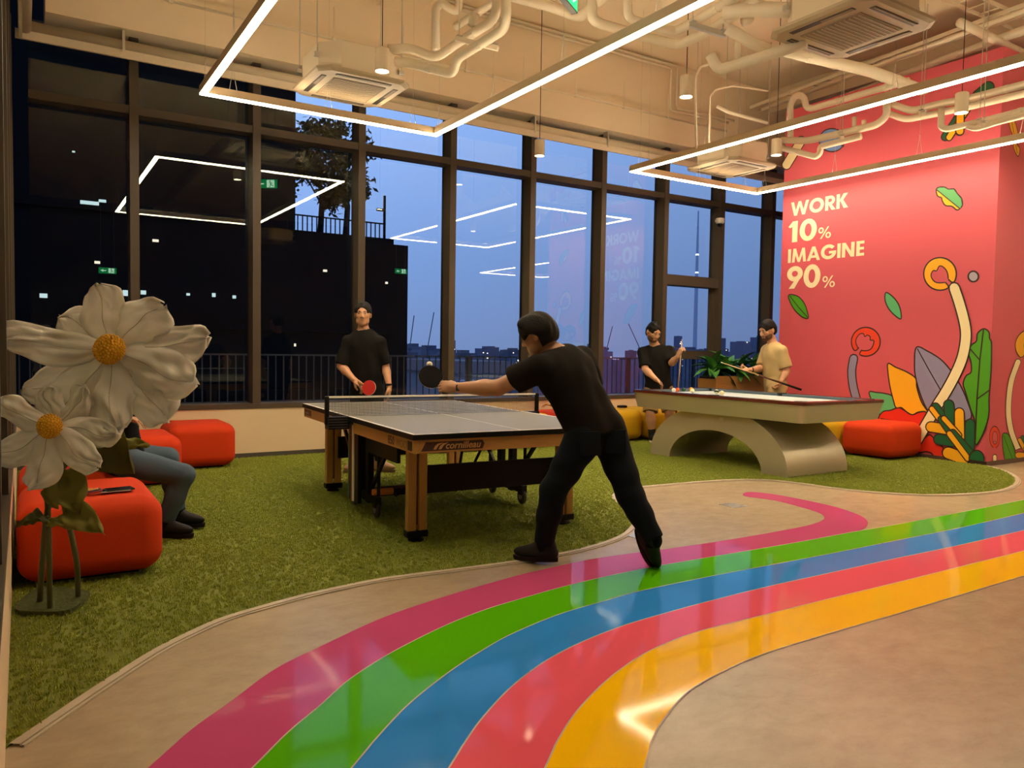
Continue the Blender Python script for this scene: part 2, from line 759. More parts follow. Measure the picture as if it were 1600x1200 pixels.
# ---------------------------------------------------------------- artificial turf and its curved edging
TURF_EDGE = [(0, 1171), (80, 1117), (160, 1064), (240, 1014), (300, 984), (350, 963), (425, 941), (500, 922), (600, 902), (700, 889),
             (800, 876), (865, 865), (900, 858), (940, 847), (970, 835), (986, 821), (990, 811), (985, 801), (973, 791), (960, 782), (956, 774),
             (966, 767), (990, 761), (1040, 756), (1100, 751), (1150, 748.5), (1200, 749), (1250, 754), (1300, 761), (1350, 766.5),
             (1400, 770), (1450, 772), (1500, 771), (1550, 767), (1576, 760), (1586, 752), (1582, 744), (1566, 735), (1546, 729)]
edge = [onz(a, b, 0.01)[:2] for a, b in TURF_EDGE]
edge[-1] = np.array([PINK_X - 0.0, PINK_Y0 + 0.01])
e0 = edge[0] + unit(edge[0] - edge[1]) * 0.25
edge_s = smooth_line([e0] + edge, 6)
edge_s = [q for q in edge_s if q[0] > LEFT_X]
turf_poly = [np.array([LEFT_X, edge_s[0][1] - 0.02])] + edge_s + [np.array([PINK_X, PINK_Y1]), np.array([ROOM_X1 - 2, PINK_Y1 + 0.001]), np.array([ROOM_X1 - 2, WIN_Y]), np.array([LEFT_X, WIN_Y])]
M_TURF = mat('turf_backing', (0.15, 0.175, 0.020), 0.9, noise=(160, 0.8, (0.21, 0.245, 0.03)), bump=(220, 0.6))
M_BLADE = mat('turf_blade', (0.31, 0.37, 0.038), 0.65, noise=(0.8, 0.5, (0.37, 0.42, 0.05)))
turf = MB().slab([tuple(q) for q in turf_poly], 0.0, 0.006).build('artificial_turf', M_TURF)
tag(turf, 'short green artificial turf covering the games area floor', 'turf', kind='stuff')

# tufts scattered over the turf
tb = MB()
for i in range(9):
    a = random.uniform(0, 2 * math.pi)
    r = random.uniform(0, 0.016)
    c = np.array([r * math.cos(a), r * math.sin(a), 0])
    t = random.uniform(0, 2 * math.pi)
    ln = np.array([math.cos(t), math.sin(t), 0]) * random.uniform(0.003, 0.013)
    w = np.array([-math.sin(t), math.cos(t), 0]) * 0.0014
    h = random.uniform(0.009, 0.018)
    tb.add([c - w, c + w, c + w * 0.7 + ln * 0.5 + (0, 0, h * 0.7), c - w * 0.7 + ln * 0.5 + (0, 0, h * 0.7), c + ln + (0, 0, h)],
           [(0, 1, 2, 3), (3, 2, 4)])
tuft = tb.build('turf_tuft', M_BLADE)
tuft.hide_render = True
tuft.hide_viewport = True
tuft.parent = turf
ng = bpy.data.node_groups.new('turf_scatter', 'GeometryNodeTree')
ng.interface.new_socket('Geometry', in_out='INPUT', socket_type='NodeSocketGeometry')
ng.interface.new_socket('Geometry', in_out='OUTPUT', socket_type='NodeSocketGeometry')
gi = ng.nodes.new('NodeGroupInput')
go = ng.nodes.new('NodeGroupOutput')
jn = ng.nodes.new('GeometryNodeJoinGeometry')
ds = ng.nodes.new('GeometryNodeDistributePointsOnFaces')
ds.inputs['Density'].default_value = 2600
nrm = ng.nodes.new('GeometryNodeInputNormal')
sx = ng.nodes.new('ShaderNodeSeparateXYZ')
cmpn = ng.nodes.new('FunctionNodeCompare')
cmpn.data_type = 'FLOAT'
cmpn.operation = 'GREATER_THAN'
cmpn.inputs['B'].default_value = 0.5
ins = ng.nodes.new('GeometryNodeInstanceOnPoints')
oi = ng.nodes.new('GeometryNodeObjectInfo')
oi.inputs['Object'].default_value = tuft
rv = ng.nodes.new('FunctionNodeRandomValue')
rv.data_type = 'FLOAT_VECTOR'
rv.inputs['Max'].default_value = (0, 0, 6.28)
rs = ng.nodes.new('FunctionNodeRandomValue')
rs.data_type = 'FLOAT'
rs.inputs[2].default_value = 0.8
rs.inputs[3].default_value = 1.25
L = ng.links.new
L(gi.outputs[0], ds.inputs['Mesh'])
L(nrm.outputs[0], sx.inputs[0])
L(sx.outputs['Z'], cmpn.inputs[0])
L(cmpn.outputs[0], ds.inputs['Selection'])
L(ds.outputs['Points'], ins.inputs['Points'])
L(oi.outputs['Geometry'], ins.inputs['Instance'])
L(rv.outputs[0], ins.inputs['Rotation'])
L(rs.outputs[1], ins.inputs['Scale'])
L(gi.outputs[0], jn.inputs[0])
L(ins.outputs[0], jn.inputs[0])
L(jn.outputs[0], go.inputs[0])
gm = turf.modifiers.new('scatter', 'NODES')
gm.node_group = ng

# edging: two thin parallel strips following the turf edge
def ribbon(pts, o0, o1, z0, z1):
    b = MB()
    n = len(pts)
    L_, R_ = [], []
    for i in range(n):
        d = unit(pts[min(i + 1, n - 1)] - pts[max(i - 1, 0)])
        s = np.array([d[1], -d[0]])
        L_.append(pts[i] + s * o0)
        R_.append(pts[i] + s * o1)
    vs = [(q[0], q[1], z0) for q in L_] + [(q[0], q[1], z0) for q in R_] + [(q[0], q[1], z1) for q in L_] + [(q[0], q[1], z1) for q in R_]
    fs = []
    for i in range(n - 1):
        fs += [(2 * n + i, 3 * n + i, 3 * n + i + 1, 2 * n + i + 1), (n + i, n + i + 1, 3 * n + i + 1, 3 * n + i), (i, 2 * n + i, 2 * n + i + 1, i + 1)]
    return b.add(vs, fs)


tr = struct(ribbon(edge_s, 0.0, 0.036, 0, 0.010).build('trim_1', M_TRIM), 'pale curved edging strip around the turf')
ribbon(edge_s, 0.036, 0.040, 0, 0.003).build('edging_joint', mat('joint_dark', (0.10, 0.07, 0.04), 0.6), tr)
ribbon(edge_s, 0.040, 0.052, 0, 0.007).build('edging_lip', M_TRIM, tr)

# ---------------------------------------------------------------- window wall
SILL0, SILL1 = 0.569, 0.622
TRANS0, TRANS1 = 3.677, 3.762
TOP = 4.50
FRONT_Y, GLASS_Y = 9.05, 9.235
wall_win = struct(MB().box2((-0.4, WIN_Y, 0), (ROOM_X1, WIN_Y + 0.28, SILL0)).build('wall_window', M_CREAM), 'low cream wall under the windows')
struct(MB().box2((LEFT_X, WIN_Y - 0.012, 0), (ROOM_X1, WIN_Y, 0.06)).build('baseboard_window', M_BASEB), 'dark baseboard of the low window wall')
struct(MB().box2((-0.4, WIN_Y - 0.01, SILL0), (ROOM_X1, WIN_Y + 0.30, SILL1)).build('trim_2', M_FRAME), 'dark bronze window sill on the low wall')
MX = [(-0.2462 + 1.2608 * k) * 0.9945 for k in range(0, 12)]
MX = [0.03] + MX[1:]
W_M = 0.088
for k in range(len(MX) - 1):
    x0, x1 = MX[k], MX[k + 1]
    w = struct_empty('window_%d' % (k + 1), (x1, FRONT_Y, SILL1), 'tall dark framed window bay in the window wall')
    MB().box2((x1 - W_M / 2, FRONT_Y, SILL1), (x1 + W_M / 2, GLASS_Y + 0.06, TOP)).build('mullion', M_FRAME, w, world=True)
    MB().box2((x0 + W_M / 2, FRONT_Y + 0.012, TRANS0), (x1 - W_M / 2, GLASS_Y + 0.06, TRANS1)).build('transom', M_FRAME, w, world=True)
    if k == 7:
        za, zb = ony(1080, 431, FRONT_Y)[2], ony(1080, 447, FRONT_Y)[2]
        MB().box2((x0 + W_M / 2, FRONT_Y + 0.02, zb), (x1 - W_M / 2, GLASS_Y + 0.06, za)).build('transom', M_FRAME, w, world=True)
        zc, zd = ony(1080, 548, FRONT_Y)[2], ony(1080, 561, FRONT_Y)[2]
        MB().box2((x0 + W_M / 2, FRONT_Y + 0.02, zd), (x1 - W_M / 2, GLASS_Y + 0.06, zc)).build('transom', M_FRAME, w, world=True)
        xa, xb = x0 + W_M / 2, x1 - W_M / 2
        fr = MB()
        fr.box2((xa, FRONT_Y + 0.1, zc), (xa + 0.05, GLASS_Y, zb)).box2((xb - 0.05, FRONT_Y + 0.1, zc), (xb, GLASS_Y, zb))
        fr.build('sash', M_FRAME, w, world=True)
        MB().bar((xa + 0.22, FRONT_Y - 0.02, zc + 0.05), (xa + 0.22, FRONT_Y + 0.10, zc + 0.05), 0.02, 0.02).build('sash_handle', M_METAL, w, world=True)
        spans = [(SILL1, zd), (zc, zb), (za, TRANS0), (TRANS1, TOP)]
    else:
        spans = [(SILL1, TRANS0), (TRANS1, TOP)]
    for a, b in spans:
        MB().add([(x0 + W_M / 2, GLASS_Y, a), (x1 - W_M / 2, GLASS_Y, a), (x1 - W_M / 2, GLASS_Y, b), (x0 + W_M / 2, GLASS_Y, b)], [(0, 1, 2, 3)]).build('glass_pane', M_GLASS, w, world=True)

# beam over the windows
BEAM_Y = 8.84
M_BEAM = M_CEIL
struct(MB().box2((0.22, BEAM_Y, 4.46), (ROOM_X1, WIN_Y + 0.45, SLAB)).build('beam_window', M_BEAM), 'deep cream beam above the windows')

# left wall: low cream wall, dark sill, dark framed glazing seen almost edge-on
struct(MB().box2((LEFT_X - 0.3, ROOM_Y0, 0), (LEFT_X, WIN_Y, SILL0)).build('wall_left', M_CREAM), 'low cream wall along the left edge')
struct(MB().box2((LEFT_X - 0.3, ROOM_Y0, SILL0), (LEFT_X + 0.008, WIN_Y, SILL1)).build('trim_3', M_FRAME), 'dark sill of the left wall')
struct(MB().box2((LEFT_X - 0.40, ROOM_Y0, 4.46), (LEFT_X - 0.02, WIN_Y + .3, SLAB)).build('beam_left', mat('brown_beam', (0.30, 0.22, 0.14), 0.7)), 'brown beam over the left glazing')
nw = len(MX)
for k in range(14):
    y1 = WIN_Y + 0.10 - 1.2608 * k
    y0 = y1 - 1.2608
    w = struct_empty('window_%d' % (nw + k), (LEFT_X, y1, SILL1), 'dark framed window bay in the left wall')
    MB().box2((LEFT_X - 0.25, y1 - 0.05, SILL1), (LEFT_X - 0.0, y1 + 0.05, 4.46)).build('mullion', M_FRAME, w, world=True)
    MB().box2((LEFT_X - 0.25, y0 + 0.05, TRANS0), (LEFT_X - 0.012, y1 - 0.05, TRANS1)).build('transom', M_FRAME, w, world=True)
    for a, b in ((SILL1, TRANS0), (TRANS1, 4.46)):
        xg = LEFT_X - 0.19
        MB().add([(xg, y0 + .05, a), (xg, y1 - .05, a), (xg, y1 - .05, b), (xg, y0 + .05, b)], [(3, 2, 1, 0)]).build('glass_pane', M_GLASS, w, world=True)

# ceiling slab, far walls of the hall, mural block
struct(MB().box2((-0.5, ROOM_Y0, SLAB), (ROOM_X1, WIN_Y + 0.5, SLAB + 0.2)).build('ceiling', M_CEIL), 'cream painted exposed concrete ceiling')
struct(MB().box2((-0.4, ROOM_Y0 - 0.2, 0), (ROOM_X1, ROOM_Y0, SLAB)).build('wall_back', mat('back_wall_grey', (0.16, 0.14, 0.11), 0.8)), 'dim grey wall behind the viewer')
struct(MB().box2((ROOM_X1, ROOM_Y0, 0), (ROOM_X1 + 0.2, WIN_Y + 0.5, SLAB)).build('wall_end', M_CREAM), 'cream wall at the far end of the hall')
M_PINK = mat('mural_pink', (0.64, 0.094, 0.125), 0.55, noise=(0.5, 0.25, (0.60, 0.088, 0.14)), bump=(70, 0.03))
PINK_TOP = 4.87
wall_right = struct(MB().box2((PINK_X, PINK_Y0, 0), (ROOM_X1, PINK_Y1, PINK_TOP)).build('wall_right', M_PINK), 'pink wall painted with a plant mural and big lettering')
bb = struct(MB().box2((PINK_X - 0.010, PINK_Y0 - 0.010, 0), (PINK_X + 0.0, PINK_Y1, 0.055)).box2((PINK_X - 0.010, PINK_Y0 - 0.010, 0), (ROOM_X1, PINK_Y0, 0.055)).build('baseboard_right', mat('baseboard_brown', (0.10, 0.055, 0.04), 0.5)), 'dark baseboard under the mural')

# cross beams under the slab
for i, (x0, x1, zb) in enumerate(((3.6, 4.1, 5.35), (10.6, 11.1, 5.3))):
    struct(MB().box2((x0, ROOM_Y0, zb), (x1, BEAM_Y, SLAB)).build('beam_cross', M_BEAM), 'cream cross beam under the ceiling slab')

# ---------------------------------------------------------------- linear LED frames
M_LEDBODY = mat('led_body', (0.60, 0.46, 0.29), 0.5)
M_LED = emission_mat('led_diffuser', LED_COLOR, LED_STRENGTH)
M_LEDUP = emission_mat('led_uplight', LED_COLOR, LED_UP)
M_WIRE = mat('steel_wire', (0.55, 0.52, 0.46), 0.35, metal=0.8)
LED_Z = 3.62
LED_W, LED_H = 0.062, 0.085


def led_frame(x0, x1, y0, y1, label, wires=True):
    cx, cy = (x0 + x1) / 2, (y0 + y1) / 2
    t = thing('led_frame_light', label, 'ceiling light', (cx, cy, LED_Z), 0, 'hanging linear light frames')
    a, b = (x1 - x0) / 2, (y1 - y0) / 2
    w = LED_W
    segs = [((-a, -b), (a, -b + w)), ((-a, b - w), (a, b)), ((-a, -b + w), (-a + w, b - w)), ((a - w, -b + w), (a, b - w))]
    for (p, q) in segs:
        s = MB().box2((p[0], p[1], 0.012), (q[0], q[1], LED_H)).build('housing', M_LEDBODY, t)
        i = 0.005
        MB().box2((p[0] + i, p[1] + i, 0), (q[0] - i, q[1] - i, 0.012)).build('diffuser', M_LED, s)
        j = 0.016
        MB().box2((p[0] + j, p[1] + j, LED_H), (q[0] - j, q[1] - j, LED_H + 0.003)).build('uplight_strip', M_LEDUP, s)
    if wires:
        pts = []
        for yy in np.arange(-b + 0.25, b, 1.15):
            pts += [(-a + w / 2, yy, 0, 1), (a - w / 2, yy, 0, 1)]
        for xx in np.linspace(-a + 0.3, a - 0.3, 3):
            pts += [(xx, b - w / 2, 1, 0), (xx, -b + w / 2, 1, 0)]
        for (x, y, dx, dy) in pts:
            m = MB()
            top = np.array([x, y, LED_H + 0.22])
            for sgn in (-1, 1):
                m.cyl((x + dx * 0.035 * sgn, y + dy * 0.035 * sgn, LED_H), top, 0.0022, 5)
            m.cyl(top, (x, y, SLAB - LED_Z), 0.0014, 5)
            m.cyl(top - (0, 0, .012), top + (0, 0, 0.012), 0.006, 6)
            m.build('suspension_wire', M_WIRE, t)
    return t


led_frame(1.42, 3.89, 2.83, 7.80, 'rectangular frame of white linear light hanging over the table tennis table')
led_frame(6.72, 9.17, 2.83, 7.85, 'rectangular frame of white linear light hanging over the pool table')
led_frame(12.0, 14.4, -2.5, 2.4, 'rectangular frame of white linear light hanging beyond the mural wall')

# ---------------------------------------------------------------- cylinder pendant downlights
M_PEND = mat('pendant_shell', (0.68, 0.56, 0.39), 0.5)
M_BULB = emission_mat('pendant_bulb', (1.0, 0.80, 0.5), 14.0)


def pendant(px, py, z, label, watts=SPOT_WATTS, r=0.062, h=0.20):
    p = onz(px, py, z)
    t = thing('pendant_downlight', label, 'pendant light', p, 0, 'cylinder pendant downlights')
    MB().lathe((0, 0, 0), [(r * 0.86, 0.012), (r * 0.98, 0.0), (r, 0.006), (r, h - 0.006), (r - 0.006, h), (0.001, h)], 24).build('shell', M_PEND, t, auto=True)
    MB().lathe((0, 0, 0), [(0.001, 0.010), (r * 0.80, 0.004), (r * 0.86, 0.012)], 24).build('lamp_face', M_BULB, t, auto=True)
    MB().cyl((0, 0, h), (0, 0, SLAB - z), 0.004, 6).build('cord', M_BLACK, t)
    MB().lathe((0, 0, SLAB - z - 0.03), [(0.05, 0), (0.05, 0.03)], 16).build('ceiling_rose', M_PEND, t)
    if watts:
        ld = bpy.data.lights.new('downlight', 'SPOT')
        ld.energy = watts
        ld.color = (1.0, 0.80, 0.52)
        ld.spot_size = math.radians(95)
        ld.spot_blend = 0.6
        ld.shadow_soft_size = 0.05
        lo = bpy.data.objects.new('downlight', ld)
        COL.objects.link(lo)
        lo.parent = t
        lo.location = (0, 0, -0.02)


pendant(597, 112, 3.72, 'cylinder pendant lamp beside the leftmost air conditioner')
pendant(843, 244, 3.72, 'cylinder pendant lamp in front of the fifth window from the left')
pendant(1072, 152, 3.72, 'cylinder pendant lamp left of the large air conditioner, over the bent pipes')
pendant(1213, 243, 3.72, 'cylinder pendant lamp at the left edge of the pink wall')
pendant(1502, 177, 3.72, 'cylinder pendant lamp in front of the yellow and green painted leaf')

# ---------------------------------------------------------------- ceiling cassette air conditioners
M_AC = mat('ac_panel', (0.47, 0.375, 0.25), 0.5)
M_ACBODY = mat('ac_body', (0.70, 0.59, 0.43), 0.55)
M_GRILLE = mat('ac_grille', (0.25, 0.185, 0.115), 0.6)
M_VANE = mat('ac_vane', (0.03, 0.025, 0.02), 0.5)


def cassette(cx, cy, z, label, s=0.95):
    t = thing('ceiling_air_conditioner', label, 'air conditioner', (cx, cy, z), 0, 'ceiling cassette air conditioners')
    h = s / 2
    ch = 0.10
    def octo(k, c):
        return [(-k + c, -k), (k - c, -k), (k, -k + c), (k, k - c), (k - c, k), (-k + c, k), (-k, k - c), (-k, -k + c)]
    p = MB()
    rings = [(h - 0.03, ch, 0.0), (h, ch, 0.018), (h, ch, 0.04)]
    for i in range(len(rings) - 1):
        a, b = octo(rings[i][0], rings[i][1]), octo(rings[i + 1][0], rings[i + 1][1])
        vs = [(q[0], q[1], rings[i][2]) for q in a] + [(q[0], q[1], rings[i + 1][2]) for q in b]
        p.add(vs, [(k, (k + 1) % 8, 8 + (k + 1) % 8, 8 + k) for k in range(8)])
    p.poly([(q[0], q[1], 0.0) for q in octo(h - 0.03, ch)], flip=True)
    p.poly([(q[0], q[1], 0.04) for q in octo(h, ch)])
    panel = p.build('face_panel', M_AC, t)
    b = MB().slab(octo(h - 0.06, 0.17), 0.04, 0.31)
    b.build('body', M_ACBODY, t)
    g = 0.27
    gr = MB().box2((-g, -g, -0.006), (g, g, 0.004)).build('grille', M_GRILLE, panel)
    for k in range(13):
        y = -g + 0.03 + k * (2 * g - 0.06) / 12
        MB().box2((-g + 0.015, y - 0.004, -0.011), (g - 0.015, y + 0.004, -0.006)).build('slat', M_AC, panel)
    e = 0.37
    for (x, y, sx_, sy_) in ((0, -e, 0.56, 0.05), (0, e, 0.56, 0.05), (-e, 0, 0.05, 0.56), (e, 0, 0.05, 0.56)):
        MB().box2((x - sx_ / 2, y - sy_ / 2, -0.004), (x + sx_ / 2, y + sy_ / 2, 0.004)).build('vane', M_VANE, panel)
        MB().box2((x - sx_ / 2 + .01, y - sy_ / 2 + .008, -0.007), (x + sx_ / 2 - .01, y + 0.002, -0.003)).build('louvre', M_GRILLE, panel)
    for sx_ in (-1, 1):
        for sy_ in (-1, 1):
            x, y = sx_ * (h - 0.04), sy_ * (h - 0.20)
            MB().cyl((x, y, 0.17), (x, y, SLAB - z), 0.006, 6).box2((x - 0.03, y - 0.02, 0.16), (x + 0.02, y + 0.02, 0.2)).build('hanger_rod', M_METAL, t)
    return t


cassette(2.83, 7.62, 3.88, 'cream ceiling cassette air conditioner near the left windows')
cassette(5.63, 3.92, 3.87, 'large cream ceiling cassette air conditioner at the top right')
cassette(8.50, 7.74, 3.88, 'cream ceiling cassette air conditioner beside the pink wall')
cassette(5.4, -1.5, 3.88, 'cream ceiling cassette air conditioner behind the viewer')

# ---------------------------------------------------------------- pipes under the ceiling
def pipe(pts3, r, label, m=None, n=10, name='ceiling_pipe', bands=True, group='insulated pipes under the ceiling'):
    pts3 = [np.asarray(q, float) for q in pts3]
    # round the corners
    out = [pts3[0]]
    for i in range(1, len(pts3) - 1):
        a, b, c = pts3[i - 1], pts3[i], pts3[i + 1]
        d = min(r * 2.2, np.linalg.norm(a - b) * 0.45, np.linalg.norm(c - b) * 0.45)
        p, q = b + unit(a - b) * d, b + unit(c - b) * d
        for k in range(5):
            s = k / 4
            out.append((1 - s) ** 2 * p + 2 * s * (1 - s) * b + s * s * q)
    out.append(pts3[-1])
    base = out[0]
    t = thing(name, label, 'pipe', base, 0, group)
    MB().tube(out, r, n).build('pipe_run', m or M_PIPE, t, smooth=True, world=True)
    if bands:
        for i in range(len(pts3) - 1):
            a, b = pts3[i], pts3[i + 1]
            L_ = np.linalg.norm(b - a)
            if L_ > 0.5:
                for s in (0.3, 0.7) if L_ > 1.0 else (0.5,):
                    c = a + (b - a) * s
                    d = unit(b - a) * 0.02
                    MB().cyl(c - d, c + d, r * 1.06, n).build('clamp', m or M_PIPE, t, smooth=False, world=True)
    return t


def A(px, py, d):
    return at(px, py, d)


pipe([A(606, 77, 7.75), A(644, 75, 7.8), A(680, 92, 7.8), A(712, 69, 7.7), A(768, 34, 7.3), A(776, 17, 7.2), A(778, -30, 7.2)], 0.046, 'upper bent refrigerant pipe leaving the leftmost air conditioner')
pipe([A(606, 96, 7.75), A(637, 98, 7.75), A(708, 116, 7.6), A(713, 92, 7.5), A(787, 46, 7.1), A(791, 28, 7.0), A(790, -30, 7.0)], 0.046, 'lower bent refrigerant pipe leaving the leftmost air conditioner')
pipe([A(681, 78, 8.1), A(681, 12, 8.1), A(690, 4, 8.1), A(716, 22, 8.1), A(718, -20, 8.1)], 0.044, 'vertical pipe with a bend above the leftmost air conditioner pipes')
pipe([A(712, 42, 8.3), A(790, -8, 7.8)], 0.040, 'short slanting pipe behind the bent pipes at the top')
pipe([A(742, 22, 7.5), A(738, 40, 7.5)], 0.046, 'short stub pipe on the bent pipes at the top')
pipe([A(925, -30, 6.9), A(925, 30, 6.9), A(940, 38, 6.95), A(1006, 57, 7.2), A(1060, 71, 7.3), A(1102, 52, 7.0), A(1172, 8, 6.5), A(1215, -30, 6.3)], 0.046, 'long pale pipe bending in a valley behind the frame light')
pipe([A(981, -30, 6.8), A(981, 25, 6.8), A(990, 32, 6.85), A(1037, 46, 7.0), A(1055, 49, 7.1), A(1082, 36, 6.9), A(1160, -12, 6.4)], 0.040, 'inner pale pipe bending in a valley behind the frame light')
pipe([A(800, -6, 7.4), A(868, 12, 7.4), A(905, 28, 7.4), A(925, 12, 7.0), A(960, -20, 6.7)], 0.050, 'bright square duct-like pipe at the top centre')
pipe([A(1110, 86, 6.9), A(1122, 110, 6.9), A(1195, 88, 6.6), A(1260, 66, 6.4)], 0.048, 'pale pipe with an upturned end left of the large air conditioner')
pipe([A(1136, 44, 6.7), A(1172, 66, 6.7), A(1201, 78, 6.7)], 0.048, 'short pale slanting pipe beside the large air conditioner')
pipe([A(1152, 92, 6.8), A(1153, 62, 6.8)], 0.026, 'tapered vertical stub pipe above the upturned pipe')
pipe([A(1130, 20, 6.6), A(1180, 14, 6.5), A(1240, 16, 6.3)], 0.060, 'thick pipe joining the large air conditioner')
pipe([A(1160, 0, 6.7), A(1172, 30, 6.7), A(1160, 34, 6.7)], 0.045, 'elbow pipe near the large air conditioner')
pipe([A(1228, 80, 7.9), A(1300, 97, 7.95), A(1360, 111, 8.0), A(1440, 141, 8.05), A(1454, 134, 8.05)], 0.058, 'long pale pipe crossing under the large air conditioner')
PX = 9.05
def XX(px, py, x=PX):
    return onx(px, py, x)
pipe([XX(1222, 219), XX(1262, 220), XX(1312, 209), XX(1370, 195), XX(1386, 181), XX(1385, 158)], 0.046, 'upper pipe leaving the air conditioner beside the pink wall')
pipe([XX(1222, 231), XX(1274, 245), XX(1281, 240), XX(1282, 229), XX(1345, 213)], 0.042, 'lower pipe leaving the air conditioner beside the pink wall')
pipe([XX(1386, 160, 9.2), XX(1425, 174, 9.2), XX(1470, 162, 9.2), XX(1512, 155, 9.2), XX(1640, 122, 9.2)], 0.044, 'upper long pipe running along the pink wall')
pipe([XX(1386, 176, 9.2), XX(1415, 187, 9.2), XX(1450, 180, 9.2), XX(1512, 167, 9.2), XX(1640, 137, 9.2)], 0.040, 'second long pipe running along the pink wall')
pipe([XX(1471, 168), XX(1470, 199), XX(1480, 202), XX(1550, 185), XX(1640, 162)], 0.036, 'pipe with an upturned end over the yellow and green painted leaf')
pipe([XX(1512, 197), XX(1525, 201), XX(1560, 190), XX(1640, 170)], 0.036, 'lowest pipe running along the right end of the pink wall')
pipe([XX(1235, 215), XX(1235, 162), XX(1243, 149), XX(1256, 150), XX(1260, 168), XX(1268, 170), XX(1350, 146), XX(1420, 126)], 0.042, 'looped pipe at the top left corner of the pink wall')
pipe([XX(1335, 198), XX(1335, 183)], 0.03, 'left valve stub on the pipe before the pink wall')
pipe([XX(1350, 198), XX(1350, 188)], 0.03, 'right valve stub on the pipe before the pink wall')
# runs along the hall
pipe([onz(1250, 178, 5.05), onz(1650, 28, 5.05)], 0.05, 'straight pipe under the ceiling above the pink wall')
pipe([onz(1205, 165, 5.2), onz(1650, -2, 5.2)], 0.03, 'thin straight pipe under the ceiling right of centre')
pipe([onz(1500, 35, 5.0), onz(1620, 95, 5.0)], 0.05, 'short cross pipe at the top right corner')

# sprinkler pipe and conduits on the window beam
sp = [ony(250, -1, 8.72), ony(1135, 204, 8.72)]
zb_ = (sp[0][2] + sp[1][2]) / 2
t = thing('sprinkler_pipe', 'thin straight sprinkler pipe along the beam above the windows', 'pipe', (sp[0][0], 8.72, zb_))
MB().cyl((sp[0][0], 8.72, zb_), (sp[1][0], 8.72, zb_), 0.016, 8).build('pipe_run', M_PIPE, t, smooth=True, world=True)
for xx in np.arange(sp[0][0] + 0.1, sp[1][0], 0.86):
    MB().cyl((xx, 8.72, zb_), (xx, 8.72, zb_ + 0.36), 0.007, 6).cyl((xx - 0.02, 8.72, zb_), (xx + 0.02, 8.72, zb_), 0.024, 8).build('hanger', M_PIPE, t, world=True)
for i, (a, b, lab) in enumerate((((700, 2), (1059, 100), 'upper conduit running along the top of the window beam'), ((700, 9), (1049, 106), 'lower conduit running along the top of the window beam'))):
    p, q = ony(*a, 8.78), ony(*b, 8.78)
    pipe([p, (q[0], q[1], p[2]), (q[0] + 0.0, q[1], p[2] - 0.62), (q[0] + 1.2, q[1] - 0.05, p[2] - 0.62)], 0.018, lab, bands=False, name='conduit', group='conduits on the ceiling')
pipe([A(1088, 232, 8.8), A(1086, 120, 8.8), A(1095, 104, 8.8), A(1112, 100, 8.7)], 0.014, 'thin bent conduit dropping to the air conditioner beside the pink wall', bands=False, name='conduit', group='conduits on the ceiling')
pipe([A(1108, 230, 9.4), A(1110, 150, 9.4), A(1118, 140, 9.4), A(1146, 134, 9.4), A(1200, 142, 9.4)], 0.012, 'thin looping conduit left of the pink wall', bands=False, name='conduit', group='conduits on the ceiling')
pipe([A(1120, 166, 9.3), A(1140, 176, 9.3), A(1200, 192, 9.3)], 0.02, 'short conduit above the air conditioner beside the pink wall', bands=False, name='conduit', group='conduits on the ceiling')
# cable trays
def tray(a, b, label, z=None, w=0.25):
    a, b = np.asarray(a, float), np.asarray(b, float)
    t = thing('cable_tray', label, 'cable tray', a)
    x, y, d = frame_of(b - a)
    for s in (-1, 1):
        MB().bar(a + x * s * w / 2, b + x * s * w / 2, 0.012, 0.05).build('side_rail', M_PIPE, t, world=True)
    n = int(np.linalg.norm(b - a) / 0.25)
    for k in range(n + 1):
        c = a + (b - a) * k / max(n, 1)
        MB().bar(c - x * w / 2, c + x * w / 2, 0.02, 0.012).build('rung', M_PIPE, t, world=True)
    return t
tray(onz(1180, 170, 5.3), onz(1640, 0, 5.3), 'cable tray running under the ceiling towards the top right corner')
tray(onz(1490, -8, 5.35), onz(1600, 40, 5.35), 'short cable tray crossing the top right corner')
# support channels
def channel(a, b, label):
    a, b = np.asarray(a, float), np.asarray(b, float)
    t = thing('support_channel', label, 'bracket', a, 0, 'pipe support channels')
    MB().bar(a, b, 0.042, 0.042).build('channel', M_METAL if 'grey' in label else M_PIPE, t, world=True)
    for s in (0.08, 0.92):
        c = a + (b - a) * s
        MB().cyl(c, (c[0], c[1], 5.28), 0.005, 6).build('threaded_rod', M_METAL, t, world=True)
        MB().box(c + (0, 0, 0.03), (0.05, 0.05, 0.012)).build('nut_plate', M_METAL, t, world=True)
channel(A(1078, 38, 6.8), A(1134, 55, 6.75), 'grey slotted channel carrying the bent pipes')
channel(A(712, 60, 7.45), A(778, 76, 7.3), 'cream channel carrying the pipes of the leftmost air conditioner')
channel(XX(1312, 210), XX(1343, 222, 9.0) + np.array([-0.35, 0, 0]), 'cream channel carrying the pipes of the air conditioner beside the pink wall')
channel(XX(1438, 175), XX(1466, 185, 9.0) + np.array([-0.3, 0, 0]), 'cream channel carrying the long pipes on the pink wall')
channel(XX(1530, 190), XX(1560, 202, 9.0) + np.array([-0.3, 0, 0]), 'cream channel under the pipes at the right end of the pink wall')

